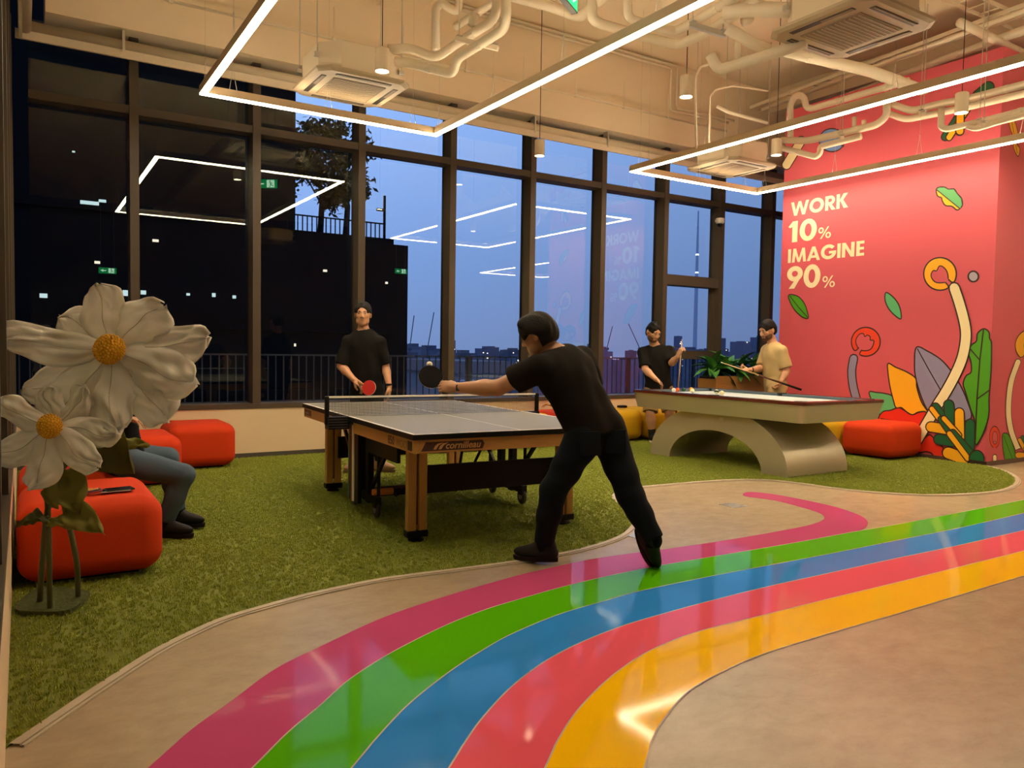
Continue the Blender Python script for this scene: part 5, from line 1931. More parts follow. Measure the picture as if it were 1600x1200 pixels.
def sdf_mesh(prims, res, kdef=0.02, cuts=(), disp=None):
    """union of soft primitives -> surface nets mesh (verts, quads)"""
    lo, hi = np.full(3, 1e9), np.full(3, -1e9)
    bbs = []
    for p in prims:
        if p['t'] == 'c':
            r = max(p['ra'], p['rb'])
            l_, h_ = np.minimum(p['a'], p['b']) - r, np.maximum(p['a'], p['b']) + r
        else:
            e = np.sqrt(((p['R'] * p['r'][None, :]) ** 2).sum(1))
            l_, h_ = p['c'] - e, p['c'] + e
        bbs.append((l_, h_))
        if not p.get('sub'):
            lo, hi = np.minimum(lo, l_), np.maximum(hi, h_)
    lo = lo - 3 * res - 0.01
    hi = hi + 3 * res + 0.01
    n = np.ceil((hi - lo) / res).astype(int) + 1
    D = np.full(tuple(n), 0.5, np.float32)
    ax = [(lo[i] + res * np.arange(n[i])).astype(np.float32) for i in range(3)]
    for p, (l_, h_) in zip(prims, bbs):
        k = p.get('k', kdef)
        m = k + 2 * res + 0.012
        i0 = np.clip(np.floor((l_ - m - lo) / res).astype(int), 0, n)
        i1 = np.clip(np.ceil((h_ + m - lo) / res).astype(int) + 1, 0, n)
        if (i1 <= i0).any():
            continue
        sl = tuple(slice(a, b) for a, b in zip(i0, i1))
        X, Y, Z = ax[0][sl[0]][:, None, None], ax[1][sl[1]][None, :, None], ax[2][sl[2]][None, None, :]
        d = _dist(p, X, Y, Z).astype(np.float32)
        g = D[sl]
        if p.get('sub'):
            d = -d
            h = np.clip(0.5 - 0.5 * (d - g) / k, 0, 1)
            D[sl] = d + (g - d) * h + k * h * (1 - h)
        else:
            h = np.clip(0.5 + 0.5 * (d - g) / k, 0, 1)
            D[sl] = d + (g - d) * h - k * h * (1 - h)
    if disp is not None:
        near = np.abs(D) < 0.03
        ii = np.nonzero(near)
        D[ii] += disp(ax[0][ii[0]], ax[1][ii[1]], ax[2][ii[2]]).astype(np.float32)
    for (pt, nr) in cuts:
        D = np.maximum(D, ((ax[0][:, None, None] - pt[0]) * nr[0] + (ax[1][None, :, None] - pt[1]) * nr[1] + (ax[2][None, None, :] - pt[2]) * nr[2]).astype(np.float32))
    S_ = D < 0
    cnt = np.zeros(tuple(n - 1), np.int8)
    for a in (0, 1):
        for b in (0, 1):
            for c in (0, 1):
                cnt += S_[a:n[0] - 1 + a, b:n[1] - 1 + b, c:n[2] - 1 + c]
    act = (cnt > 0) & (cnt < 8)
    idx = np.argwhere(act)
    vid = np.full(tuple(n - 1), -1, np.int64)
    vid[act] = np.arange(len(idx))
    val = {}
    for a in (0, 1):
        for b in (0, 1):
            for c in (0, 1):
                val[(a, b, c)] = D[idx[:, 0] + a, idx[:, 1] + b, idx[:, 2] + c]
    acc = np.zeros((len(idx), 3))
    num = np.zeros(len(idx))
    for k in range(3):
        o = [i for i in range(3) if i != k]
        for a in (0, 1):
            for b in (0, 1):
                c0 = [0, 0, 0]
                c0[o[0]], c0[o[1]] = a, b
                c1 = list(c0)
                c1[k] = 1
                v0, v1 = val[tuple(c0)], val[tuple(c1)]
                cr = (v0 < 0) != (v1 < 0)
                t = np.where(cr, v0 / np.where(cr, v0 - v1, 1), 0)
                p = np.zeros((len(idx), 3))
                p[:, o[0]], p[:, o[1]] = a, b
                p[:, k] = t
                acc[cr] += p[cr]
                num[cr] += 1
    V = lo + res * (idx + acc / np.maximum(num, 1)[:, None])
    Q = []
    for k in range(3):
        o = [i for i in range(3) if i != k]
        s0 = [slice(1, n[i] - 1) for i in range(3)]
        s1 = list(s0)
        s0[k] = slice(0, n[k] - 1)
        s1[k] = slice(1, n[k])
        A_, B_ = S_[tuple(s0)], S_[tuple(s1)]
        e = np.argwhere(A_ != B_)
        off = np.ones(3, int)
        off[k] = 0
        e = e + off
        ins = S_[e[:, 0], e[:, 1], e[:, 2]]
        d0, d1 = np.zeros(3, int), np.zeros(3, int)
        d0[o[0]] = 1
        d1[o[1]] = 1
        q = np.stack([vid[tuple((e - d0 - d1).T)], vid[tuple((e - d1).T)], vid[tuple(e.T)], vid[tuple((e - d0).T)]], 1)
        flip = ins if k == 1 else ~ins
        q[flip] = q[flip][:, ::-1]
        Q.append(q)
    Q = np.concatenate(Q)
    return V, Q[(Q >= 0).all(1)]


def organic(name, prims, res, m, parent, k=0.02, cuts=(), disp=None, relax=1):
    V, Q = sdf_mesh(prims, res, k, cuts, disp)
    for _ in range(relax):
        acc = np.zeros_like(V)
        num = np.zeros(len(V))
        for a, b in ((0, 1), (1, 2), (2, 3), (3, 0)):
            np.add.at(acc, Q[:, a], V[Q[:, b]])
            np.add.at(acc, Q[:, b], V[Q[:, a]])
            np.add.at(num, Q[:, a], 1)
            np.add.at(num, Q[:, b], 1)
        V = 0.5 * V + 0.5 * acc / np.maximum(num, 1)[:, None]
    V = V - np.array(parent.location)
    me = bpy.data.meshes.new(name)
    me.vertices.add(len(V))
    me.vertices.foreach_set('co', V.astype(np.float32).ravel())
    me.loops.add(len(Q) * 4)
    me.loops.foreach_set('vertex_index', Q.astype(np.int32).ravel())
    me.polygons.add(len(Q))
    me.polygons.foreach_set('loop_start', np.arange(0, len(Q) * 4, 4, dtype=np.int32))
    me.polygons.foreach_set('use_smooth', np.ones(len(Q), bool))
    me.update()
    me.validate()
    me.materials.append(m)
    ob = bpy.data.objects.new(name, me)
    COL.objects.link(ob)
    ob.parent = parent
    return ob


def lerp(a, b, t):
    return a + (b - a) * t


def hand_prims(w, d, n, side, curl=0.5, s=1.0, spread=0.0, thumb_close=0.5):
    """palm, four fingers, thumb. d = along the hand, n = palm normal, side = direction of the thumb"""
    d = unit(d)
    n = unit(n - d * np.dot(n, d))
    sd = unit(np.asarray(side, float) - d * np.dot(side, d) - n * np.dot(side, n))
    P = []
    R = np.column_stack([sd, d, n])
    P.append(E_(w + d * 0.048 * s, np.array([0.040, 0.052, 0.0155]) * s, R, k=0.008))
    P.append(C_(w - d * 0.01 * s, w + d * 0.03 * s, 0.0255 * s, 0.026 * s, k=0.015))
    lens = (0.040, 0.045, 0.042, 0.033)
    for i in range(4):
        off = (1.5 - i) * 0.0185 * s
        p = w + d * (0.084 - 0.004 * abs(i - 1.2)) * s + sd * off
        P.append(C_(w + d * 0.03 * s + sd * off * 0.8, p, 0.0115 * s, 0.0098 * s, k=0.008))
        a = 0.0
        r = (0.0094 - 0.0005 * i) * s
        for j in range(3):
            a += curl * (0.9, 1.15, 0.8)[j]
            fd = d * math.cos(a) + n * math.sin(a) + sd * spread * (1.5 - i) * 0.1
            q = p + unit(fd) * lens[i] * (1.0, 0.72, 0.55)[j] * s
            P.append(C_(p, q, r, r * 0.9, k=0.004))
            p, r = q, r * 0.9
    p = w + d * 0.022 * s + sd * 0.026 * s + n * 0.004
    q = p + unit(d * 0.65 + sd * (0.75 - 0.5 * thumb_close) + n * 0.55 * thumb_close) * 0.044 * s
    P.append(C_(p, q, 0.0150 * s, 0.0112 * s, k=0.008))
    q2 = q + unit(d * 0.85 - sd * (0.5 * thumb_close - 0.3) + n * 0.55 * thumb_close) * 0.032 * s
    P.append(C_(q, q2, 0.0108 * s, 0.0092 * s, k=0.004))
    return P


def skin(name, col):
    return mat(name, col, 0.5, sss=0.08, noise=(14, 0.3, tuple(c * 0.88 for c in col)), bump=(90, 0.05))


def cloth(name, col, b=0.25):
    return mat(name, col, 0.9, noise=(5, 0.4, tuple(c * 0.8 for c in col)), bump=(9, b), spec=0.15)


M_HAIR = mat('hair_black', (0.007, 0.006, 0.005), 0.6, bump=(120, 0.4), spec=0.2)
M_EYE = mat('eye_white', (0.42, 0.36, 0.31), 0.5, spec=0.1)
M_IRIS = mat('eye_iris', (0.015, 0.010, 0.008), 0.15)


def folds(axis_u, axis_v, amp, seed):
    r = np.random.default_rng(seed)
    ph = r.uniform(0, 6.28, 5)

    def f(x, y, z):
        a = x * axis_u[0] + y * axis_u[1] + z * axis_u[2]
        b = x * axis_v[0] + y * axis_v[1] + z * axis_v[2]
        w = np.sin(7 * b + ph[0]) * 0.8 + np.sin(11 * a + ph[1]) * 0.5
        return amp * (np.sin(34 * a + 14 * b + 2.2 * w + ph[2]) * 0.6 + np.sin(21 * a - 24 * b + 1.7 * w + ph[3]) * 0.5 + 0.3 * np.sin(58 * a + 9 * b + ph[4]))
    return f


def person(label, J, base, skin_m, shirt_m, leg_m, shoe_m, sole_m, legs='long', res=0.006, g=1.0, hs=1.0, hair='short', beard=None,
           hands=None, sleeve=0.80, hem=0.12, foot=None, sock_m=None, shirt_name='t_shirt', leg_name='trousers', seated=False, fold=0.0035, long_sleeve=False, hair_m=None, lsleeve=None):
    t = thing('person', label, 'person', base)
    J = {k: np.asarray(v, float) for k, v in J.items()}
    f = unit(J['face'])
    u = unit(J.get('head_up', np.array([0, 0, 1.0])) - f * np.dot(J.get('head_up', np.array([0, 0, 1.0])), f))
    l_ = np.cross(u, f)
    R = np.column_stack([l_, f, u])
    hc = J['head']
    up = unit(J['neck'] - J['pelvis'])
    lat = J['shL'] - J['shR']
    lat = unit(lat - up * np.dot(lat, up))
    fw = np.cross(lat, up)
    T = np.column_stack([lat, fw, up])
    hl = J['hipL'] - J['hipR']
    upP = unit(J.get('pelvis_up', up))
    hl = unit(hl - upP * np.dot(hl, upP))
    TP = np.column_stack([hl, np.cross(hl, upP), upP])
    sp = np.linalg.norm(J['neck'] - J['pelvis'])
    H = lambda a, b, c: hc + (l_ * a + f * b + u * c) * hs
    hr = lambda *r: np.array(r) * hs
    P = []
    # head and face
    P += [E_(H(0, -0.012, 0.028), hr(0.077, 0.096, 0.094), R, k=0.02), E_(H(0, 0.018, -0.038), hr(0.063, 0.074, 0.082), R, k=0.03),
          E_(H(0, 0.058, -0.092), hr(0.034, 0.030, 0.026), R, k=0.025), C_(H(-0.034, 0.080, 0.026), H(0.034, 0.080, 0.026), 0.012 * hs, k=0.015),
          C_(H(0, 0.088, 0.016), H(0, 0.108, -0.026), 0.0085 * hs, 0.0135 * hs, k=0.010), C_(H(-0.013, 0.094, -0.030), H(0.013, 0.094, -0.030), 0.009 * hs, k=0.008),
          C_(H(-0.020, 0.078, -0.060), H(0.020, 0.078, -0.060), 0.010 * hs, k=0.008), C_(H(-0.016, 0.079, -0.071), H(0.016, 0.079, -0.071), 0.010 * hs, k=0.006)]
    for s in (-1, 1):
        P += [E_(H(s * 0.040, 0.062, -0.018), hr(0.022, 0.020, 0.022), R, k=0.015), E_(H(s * 0.046, 0.03, -0.075), hr(0.020, 0.035, 0.026), R, k=0.02),
              E_(H(s * 0.079, -0.012, -0.008), hr(0.011, 0.021, 0.032), R, k=0.006)]
    for s in (-1, 1):
        P.append(E_(H(s * 0.031, 0.100, 0.008), hr(0.017, 0.013, 0.008), R, k=0.010, sub=True))
    nt_ = J['neck']
    P += [C_(nt_, H(0, -0.025, -0.055), 0.058 * g, 0.050 * hs, k=0.02)]
    # trunk
    trunk = [E_(lerp(J['pelvis'], nt_, 0.70), np.array([0.168, 0.112, 0.36 * sp]) * [g, g, 1], T, k=0.04),
             E_(lerp(J['pelvis'], nt_, 0.34), np.array([0.150, 0.110, 0.34 * sp]) * [g, g, 1], T, k=0.05),
             E_(J['pelvis'], np.array([0.160, 0.115, 0.125]) * [g, g, 1], TP, k=0.05)]
    P += [dict(q) for q in trunk]
    for s in ('L', 'R'):
        P += [C_(lerp(nt_, J['sh' + s], 0.25) - up * 0.01, J['sh' + s], 0.050 * g, 0.056 * g, k=0.03),
              C_(J['sh' + s], J['el' + s], 0.052 * g, 0.041 * g, k=0.02), C_(J['el' + s], lerp(J['el' + s], J['wr' + s], 0.35), 0.042 * g, 0.043 * g, k=0.015),
              C_(lerp(J['el' + s], J['wr' + s], 0.3), J['wr' + s], 0.043 * g, 0.0275 * g, k=0.015)]
        hd = (hands or {}).get(s)
        if hd:
            P += hand_prims(J['wr' + s] + unit(hd['d']) * 0.012, np.asarray(hd['d'], float), np.asarray(hd['n'], float), hd['side'], hd.get('curl', 0.5), hd.get('s', 1.0), hd.get('spread', 0.0), hd.get('thumb', 0.5))
        P += [C_(J['hip' + s], J['kn' + s], 0.082 * g, 0.056 * g, k=0.04), C_(J['kn' + s], lerp(J['kn' + s], J['an' + s], 0.3), 0.055 * g, 0.056 * g, k=0.02),
              C_(lerp(J['kn' + s], J['an' + s], 0.3), J['an' + s], 0.057 * g, 0.037 * g, k=0.02)]
        td, fu = foot[s]
        td, fu = unit(td), unit(fu)
        P += [C_(J['an' + s], J['an' + s] + td * 0.11 - fu * 0.055, 0.030, 0.016, k=0.01), C_(J['an' + s], J['an' + s] - td * 0.03 - fu * 0.050, 0.028, 0.020, k=0.01)]
    organic('body', P, res, skin_m, t, 0.02)
    # shirt
    SP = [E_(q['c'], q['r'] + np.array([0.020, 0.018, 0.018]), q['R'], k=0.06) for q in trunk[:2]]
    SP.append(E_(J['pelvis'], trunk[2]['r'] + np.array([0.018, 0.018, 0.03]), TP, k=0.06))
    for s in ('L', 'R'):
        SP.append(C_(lerp(nt_, J['sh' + s], 0.10) - up * 0.025, J['sh' + s], 0.058 * g, 0.070 * g, k=0.03))
        if long_sleeve:
            SP += [C_(J['sh' + s], J['el' + s], 0.072 * g, 0.058 * g, k=0.025), C_(J['el' + s], lerp(J['el' + s], J['wr' + s], 0.94), 0.056 * g, 0.042 * g, k=0.02, flat=True)]
        else:
            fr = (lsleeve or {}).get(s, sleeve)
            SP.append(C_(J['sh' + s], lerp(J['sh' + s], J['el' + s], fr), 0.070 * g, 0.073 * g, k=0.025, flat=True))
    SP.append(C_(nt_ + up * 0.035, H(0, -0.01, -0.06), 0.064 * g, 0.075, k=0.006, sub=True))
    organic(shirt_name, SP, res * 1.15, shirt_m, t, 0.03, cuts=[(J['pelvis'] - upP * hem, -upP)], disp=folds(lat, up, fold, len(label)), relax=1)
    # legs
    LP = [E_(J['pelvis'], np.array([0.168 * g, 0.122 * g, 0.125]), TP, k=0.05)]
    for s in ('L', 'R'):
        fr = 0.93 if legs == 'short' else 1.0
        if legs == 'short':
            LP.append(C_(J['hip' + s], lerp(J['hip' + s], J['kn' + s], fr), 0.100 * g, 0.092 * g, k=0.035, flat=True))
        else:
            LP += [C_(J['hip' + s], J['kn' + s], 0.096 * g, 0.070 * g, k=0.035), C_(J['kn' + s], lerp(J['kn' + s], J['an' + s], 0.45), 0.068 * g, 0.062 * g, k=0.02),
                   C_(lerp(J['kn' + s], J['an' + s], 0.4), lerp(J['kn' + s], J['an' + s], 0.97), 0.063 * g, 0.052 * g, k=0.02, flat=True)]
    organic(leg_name, LP, res * 1.15, leg_m, t, 0.03, cuts=[(J['pelvis'] + upP * 0.10, upP)], disp=folds((0, 0, 1), lat, fold * 0.8, len(label) + 3))
    # shoes and socks
    for s in ('L', 'R'):
        td, fu = unit(foot[s][0]), unit(foot[s][1])
        fu = unit(fu - td * np.dot(td, fu))
        sd = np.cross(td, fu)
        a = J['an' + s]
        F = np.column_stack([sd, td, fu])
        SH = [E_(a + td * 0.055 - fu * 0.052, np.array([0.047, 0.140, 0.042]), F, k=0.02), C_(a - fu * 0.045 - td * 0.01, a + fu * 0.022 - td * 0.008, 0.048, 0.049, k=0.02, flat=True),
              C_(a + td * 0.02 - fu * 0.01, a + td * 0.10 - fu * 0.045, 0.036, 0.030, k=0.02), C_(a - td * 0.045 - fu * 0.05, a - td * 0.040 - fu * 0.005, 0.040, 0.037, k=0.02)]
        sh = organic('shoe', SH, 0.006, shoe_m, t, 0.02, cuts=[(a - fu * 0.078, -fu)])
        so = MB()
        ol = []
        for k in range(24):
            q = 2 * math.pi * k / 24
            y = 0.143 * math.cos(q)
            x = (0.046 + 0.006 * math.cos(q)) * math.sin(q)
            ol.append((x, y + 0.055))
        m_ = len(ol)
        PT = lambda q, z: a + sd * q[0] + td * q[1] + fu * z
        so.add([PT(q, -0.074) for q in ol] + [PT((q[0] * .97, q[1] * .99), -0.100) for q in ol], [tuple(range(m_)), tuple(range(2 * m_ - 1, m_ - 1, -1))] + [(i, m_ + i, m_ + (i + 1) % m_, (i + 1) % m_) for i in range(m_)])
        sob = so.build('sole', sole_m, sh)
        sob.data.transform(Matrix.Translation(-Vector(t.location)))
        lc = MB()
        for k in range(4):
            c = a + td * (0.035 + 0.022 * k) + fu * (0.018 - 0.013 * k)
            lc.bar(c - sd * 0.020, c + sd * 0.020, 0.005, 0.004)
        lo_ = lc.build('laces', M_BLACK if 'black' in shoe_m.name else shoe_m, sh)
        lo_.data.transform(Matrix.Translation(-Vector(t.location)))
        if sock_m is not None:
            organic('sock', [C_(a - fu * 0.03, a + unit(J['kn' + s] - a) * 0.02, 0.050, 0.050, k=0.01), C_(a, lerp(a, J['kn' + s], 0.30), 0.048, 0.055, k=0.01, flat=True)], 0.007, sock_m, t, 0.01)
    # hair, brows, eyes, beard
    hm = hair_m or M_HAIR
    if hair:
        th = 0.021 if hair == 'full' else 0.009
        HP = [E_(H(0, -0.014, 0.030), hr(0.078 + th, 0.097 + th, 0.094 + th), R, k=0.02), E_(H(0, -0.050, -0.015), hr(0.068 + th * .7, 0.056 + th, 0.072 + th), R, k=0.03)]
        if hair == 'full':
            HP += [C_(H(-0.045, 0.060, 0.090), H(0.045, 0.060, 0.090), 0.028 * hs, k=0.03)]
        # rounded hairline over the forehead, bare temples, ears and neck
        HP.append(E_(H(0, 0.128, -0.030), hr(0.086, 0.080, dict(short=0.112, receding=0.124).get(hair, 0.094)), R, k=0.006, sub=True))
        HP.append(C_(H(-0.13, 0.030, -0.048), H(0.13, 0.028, -0.046), 0.060 * hs, k=0.008, sub=True))
        fa, fb = folds(l_, f, 0.0035, 9), folds(l_ * 2.6 + u, f * 1.2 - u * 2, 0.0030, 10)
        organic('hair', HP, 0.0045, hm, t, 0.02, cuts=[(H(0, -0.05, -0.072), -unit(u + f * 0.25))], disp=lambda x, y, z: fa(x, y, z) + fb(x, y, z))
    for s in (-1, 1):
        MB().tube([H(s * 0.014, 0.094, 0.026), H(s * 0.032, 0.090, 0.032), H(s * 0.050, 0.076, 0.025)], [0.0022, 0.0032, 0.0018], 6).build('eyebrow', hm, t, smooth=True, world=True)
        ey = MB().ball(H(s * 0.031, 0.0765, 0.008), 0.0115 * hs, 12, 8).build('eye', M_EYE, t, smooth=True, world=True)
        ir = MB().ball(H(s * 0.031, 0.0840, 0.007), 0.0055 * hs, 8, 6).build('iris', M_IRIS, ey, smooth=True)
        ir.data.transform(Matrix.Translation(-Vector(t.location)))
    MB().tube([H(-0.020, 0.0865, -0.0655), H(0, 0.0895, -0.0655), H(0.020, 0.0865, -0.0655)], 0.003, 6).build('mouth', mat('lips', (0.30, 0.10, 0.07), 0.5), t, smooth=True, world=True)
    if beard is not None:
        BP = [E_(H(0, 0.018, -0.038), hr(0.0648, 0.0760, 0.0835), R, k=0.03), E_(H(0, 0.058, -0.092), hr(0.0358, 0.0318, 0.0278), R, k=0.025)]
        for s in (-1, 1):
            BP.append(E_(H(s * 0.046, 0.03, -0.075), hr(0.0218, 0.0368, 0.0278), R, k=0.02))
        BP.append(E_(H(0, 0.085, -0.064), hr(0.026, 0.03, 0.009), R, k=0.006, sub=True))
        organic('beard', BP, 0.005, beard, t, 0.02, cuts=[(H(0, 0.06, -0.040), unit(u * 0.9 + f * 0.30))])
    return t


SK_A = skin('skin_tan', (0.52, 0.27, 0.150))
SK_B = skin('skin_light', (0.56, 0.30, 0.175))
BLACKTEE = cloth('tee_black', (0.0115, 0.0095, 0.0080), 0.3)
BLACKTEE2 = cloth('tee_black_b', (0.0085, 0.0078, 0.0070), 0.3)
JEANS = cloth('jeans_dark', (0.0070, 0.0105, 0.0160), 0.35)
SHOE_BK = mat('shoe_black', (0.010, 0.009, 0.009), 0.6, spec=0.25)
SOLE_BK = mat('sole_black', (0.014, 0.009, 0.006), 0.7, spec=0.2)
Uz = np.array([0, 0, 1.0])

# --- lunging player in front of the table
J = dict(head=at(841, 524, 4.70), face=-CAM_R * 0.90 + CAM_F * 0.42 - Uz * 0.30, neck=at(868, 553, 4.70), pelvis=at(930, 672, 4.66),
         pelvis_up=CAM_U * 0.93 - CAM_R * 0.30 + CAM_F * 0.1,
         shL=at(845, 575, 4.56), shR=at(910, 562, 4.84), elL=at(778, 606, 4.66), wrL=at(716, 606, 4.80), elR=at(930, 625, 5.02), wrR=at(925, 660, 4.95),
         hipL=at(913, 683, 4.60), hipR=at(951, 681, 4.70), knL=at(864, 768, 4.62), anL=at(850, 850.5, 4.70), knR=at(985, 773, 4.60), anR=at(1022, 845, 4.56),
         head_up=CAM_U * 0.9 - CAM_R * 0.25)
fp = person('man in black t-shirt and dark jeans lunging with a black bat', J, onz(930, 880, 0.012), SK_A, BLACKTEE, JEANS, SHOE_BK, SOLE_BK, res=0.005, g=1.17, hair='full',
            hands=dict(L=dict(d=-CAM_R * 0.93 + CAM_U * 0.10 + CAM_F * 0.25, n=-CAM_U * 0.35 + CAM_F * 0.85, side=CAM_U + CAM_F * 0.2, curl=0.62, thumb=0.8, s=1.02),
                       R=dict(d=CAM_R * 0.1 - CAM_U, n=-CAM_R, side=-CAM_F, curl=0.5)),
            foot=dict(L=(-CAM_R * 0.93 + CAM_F * 0.30, Uz), R=(CAM_R * 0.42 - CAM_U * 0.86 + CAM_F * 0.25, CAM_U * 0.30 - CAM_F * 0.75 + CAM_R * 0.55)),
            sleeve=0.62, hem=0.04, fold=0.0045, sock_m=mat('sock_dark', (0.008, 0.008, 0.009), 0.9, spec=0.1))
for (px, py, d, rz_) in ((962, 690, 4.555, 0.1), (922, 693, 4.47, -0.1)):
    c_ = at(px, py, d)
    x_, y_, z_ = frame_of(-CAM_F + CAM_R * 0.25 + CAM_U * 0.05, CAM_U)
    MB().rbox(c_, (0.13, 0.14, 0.010), 0.004, 2, M=np.column_stack([x_, y_, z_])).build('back_pocket', JEANS, fp, world=True, smooth=True)
w0 = at(717, 606, 4.80)
wd = unit(at(705, 606, 4.83) - at(730, 606, 4.77))
wa = thing('wristwatch', 'dark smart watch on the wrist of the lunging player', 'watch', w0)
MB().lathe(w0 - wd * 0.013, [(0.031, 0), (0.0335, 0.003), (0.0335, 0.023), (0.031, 0.026)], 20, axis=wd).build('strap', M_BLACK, wa, world=True, smooth=True)
x_, y_, z_ = frame_of(-CAM_F - CAM_R * 0.1 + CAM_U * .25)
MB().rbox(w0 - CAM_F * 0.033, (0.034, 0.038, 0.010), 0.004, 2, M=np.column_stack([x_, y_, z_])).build('watch_case', mat('watch_face', (0.03, 0.035, 0.05), 0.1), wa, world=True)

# --- man behind the table with the red bat
J = dict(head=at(567, 491, 8.0), face=-CAM_F * 0.95 + CAM_R * 0.10 - Uz * 0.06, neck=at(568, 519, 8.03), pelvis=at(573, 612, 8.05),
         shL=at(592, 535, 8.02), shR=at(545, 535, 8.02), elR=at(533, 572, 7.98), wrR=at(553, 593, 7.80), elL=at(602, 571, 8.06), wrL=at(608, 603, 7.97),
         hipL=at(585, 618, 8.05), hipR=at(562, 618, 8.05), knL=at(590, 672, 7.97), knR=at(556, 673, 7.98), anL=at(594, 721, 7.98), anR=at(552, 721, 8.0))
person('man in loose black t-shirt standing behind the table with a red bat', J, onz(575, 735, 0.012), SK_A, BLACKTEE2, cloth('trousers_black', (0.009, 0.009, 0.009), 0.3), mat('loafer_tan', (0.33, 0.19, 0.09), 0.6), mat('loafer_sole', (0.18, 0.10, 0.05), 0.7),
       g=1.0, hair='receding', hair_m=mat('hair_greying', (0.012, 0.010, 0.009), 0.6, bump=(120, 0.4), spec=0.2),
       hands=dict(R=dict(d=CAM_R * 0.75 - CAM_U * 0.60 - CAM_F * 0.1, n=CAM_F * 0.5 - CAM_U * 0.6 - CAM_R * .4, side=CAM_U * .5 - CAM_F * .6, curl=0.6, thumb=0.8), L=dict(d=-CAM_U, n=-CAM_R, side=-CAM_F, curl=0.35)),
       foot=dict(L=(CAM_R * 0.85 - CAM_F * 0.5, Uz), R=(-CAM_F * 0.9 - CAM_R * .2, Uz)), sleeve=0.95, hem=0.10, fold=0.004)
wb = at(607.5, 601, 7.97)
t = thing('wristband', 'black band on the wrist of the man with the red bat', 'wristband', wb)
MB().lathe(wb - Uz * 0.01, [(0.030, 0), (0.034, 0.004), (0.034, 0.018), (0.030, 0.022)], 18).build('band', M_BLACK, t, world=True, smooth=True)

# --- pool player in black
BEARD = mat('beard_stubble', (0.105, 0.055, 0.034), 0.9, spec=0.1)
J = dict(head=at(1021, 519, 10.80), face=CAM_R * 0.36 - CAM_F * 0.78 - Uz * 0.42, neck=at(1024, 542, 10.90), pelvis=at(1029, 604, 10.95), head_up=Uz + CAM_R * .1,
         shL=at(1045, 549, 10.92), shR=at(1005, 551, 10.90), elR=at(1008, 577, 10.80), wrR=at(1024, 592, 10.62), elL=at(1050, 567, 10.80), wrL=at(1059, 557, 10.66),
         hipL=at(1040, 611, 10.95), hipR=at(1019, 611, 10.95), knL=at(1046, 645, 10.85), knR=at(1016, 646, 10.85), anL=at(1050, 679.6, 10.95), anR=at(1019, 679.6, 10.90))
person('man in black t-shirt and khaki shorts holding a cue upright behind the pool table', J, onz(1030, 692, 0.012), SK_B, cloth('tee_charcoal', (0.0095, 0.0085, 0.0080), 0.3), cloth('shorts_khaki', (0.30, 0.20, 0.085), 0.3), mat('trainer_black', (0.008, 0.008, 0.008), 0.6, spec=0.2), M_WHITE,
       legs='short', g=1.13, hs=1.12, hair='short', beard=BEARD, sock_m=mat('sock_black', (0.012, 0.012, 0.012), 0.8), leg_name='shorts',
       hands=dict(R=dict(d=CAM_R * 0.8 - CAM_U * 0.55, n=-CAM_U * 0.8 - CAM_R * 0.5, side=-CAM_F, curl=0.55), L=dict(d=CAM_U * 0.8 + CAM_R * 0.3 - CAM_F * .3, n=CAM_R * .8 + CAM_F * 0.5, side=-CAM_R + CAM_U * .2, curl=0.95, thumb=0.9, s=1.1)),
       foot=dict(L=(-CAM_F + CAM_R * 0.25, Uz), R=(-CAM_F + CAM_R * 0.05, Uz)), sleeve=0.85, hem=0.07)

# --- pool player in beige
PD = 10.42
J = dict(head=at(1199, 516, PD), face=-CAM_R * 0.80 - CAM_F * 0.38 - Uz * 0.30, neck=at(1208, 539, PD + 0.02), pelvis=at(1212, 604, PD + 0.03), head_up=Uz,
         shL=at(1221, 549, PD - 0.15), shR=at(1199, 547, PD + 0.22), elL=at(1229, 579, PD - 0.16), wrL=at(1221, 596, PD - 0.22), elR=at(1189, 576, PD + 0.12), wrR=at(1172, 578, PD - 0.12),
         hipL=at(1214, 611, PD - 0.08), hipR=at(1209, 611, PD + 0.12), knL=at(1206, 655, PD - 0.10), knR=at(1200, 655, PD + 0.14), anL=at(1212, 690, PD - 0.08), anR=at(1207, 686.8, PD + 0.16))
person('man in beige t-shirt and beige shorts holding a cue level beside the pink wall', J, onz(1208, 706, 0.012), SK_B, cloth('tee_beige', (0.56, 0.42, 0.20), 0.3), cloth('shorts_beige', (0.52, 0.38, 0.18), 0.3), mat('trainer_white', (0.6, 0.58, 0.54), 0.6), M_WHITE,
       legs='short', g=1.15, hs=1.12, hair='short', beard=BEARD, leg_name='shorts',
       hands=dict(L=dict(d=-CAM_U * 0.75 - CAM_R * 0.4, n=-CAM_R * 0.8 + CAM_F * 0.3, side=-CAM_F, curl=0.75, thumb=0.8), R=dict(d=-CAM_R * 0.95 + CAM_U * 0.02, n=CAM_U * 0.7 - CAM_F * .3, side=CAM_U * .6 - CAM_R * .3, curl=0.85, thumb=0.9)),
       foot=dict(L=(-CAM_R, Uz), R=(-CAM_R, Uz)), sleeve=0.85, hem=0.08)
wb = at(1174, 578, PD - 0.10)
t = thing('wristband', 'black watch on the wrist of the man in beige', 'wristband', wb)
MB().lathe(wb, [(0.030, 0), (0.034, 0.004), (0.034, 0.020), (0.030, 0.024)], 18, axis=CAM_R).build('band', M_BLACK, t, world=True, smooth=True)


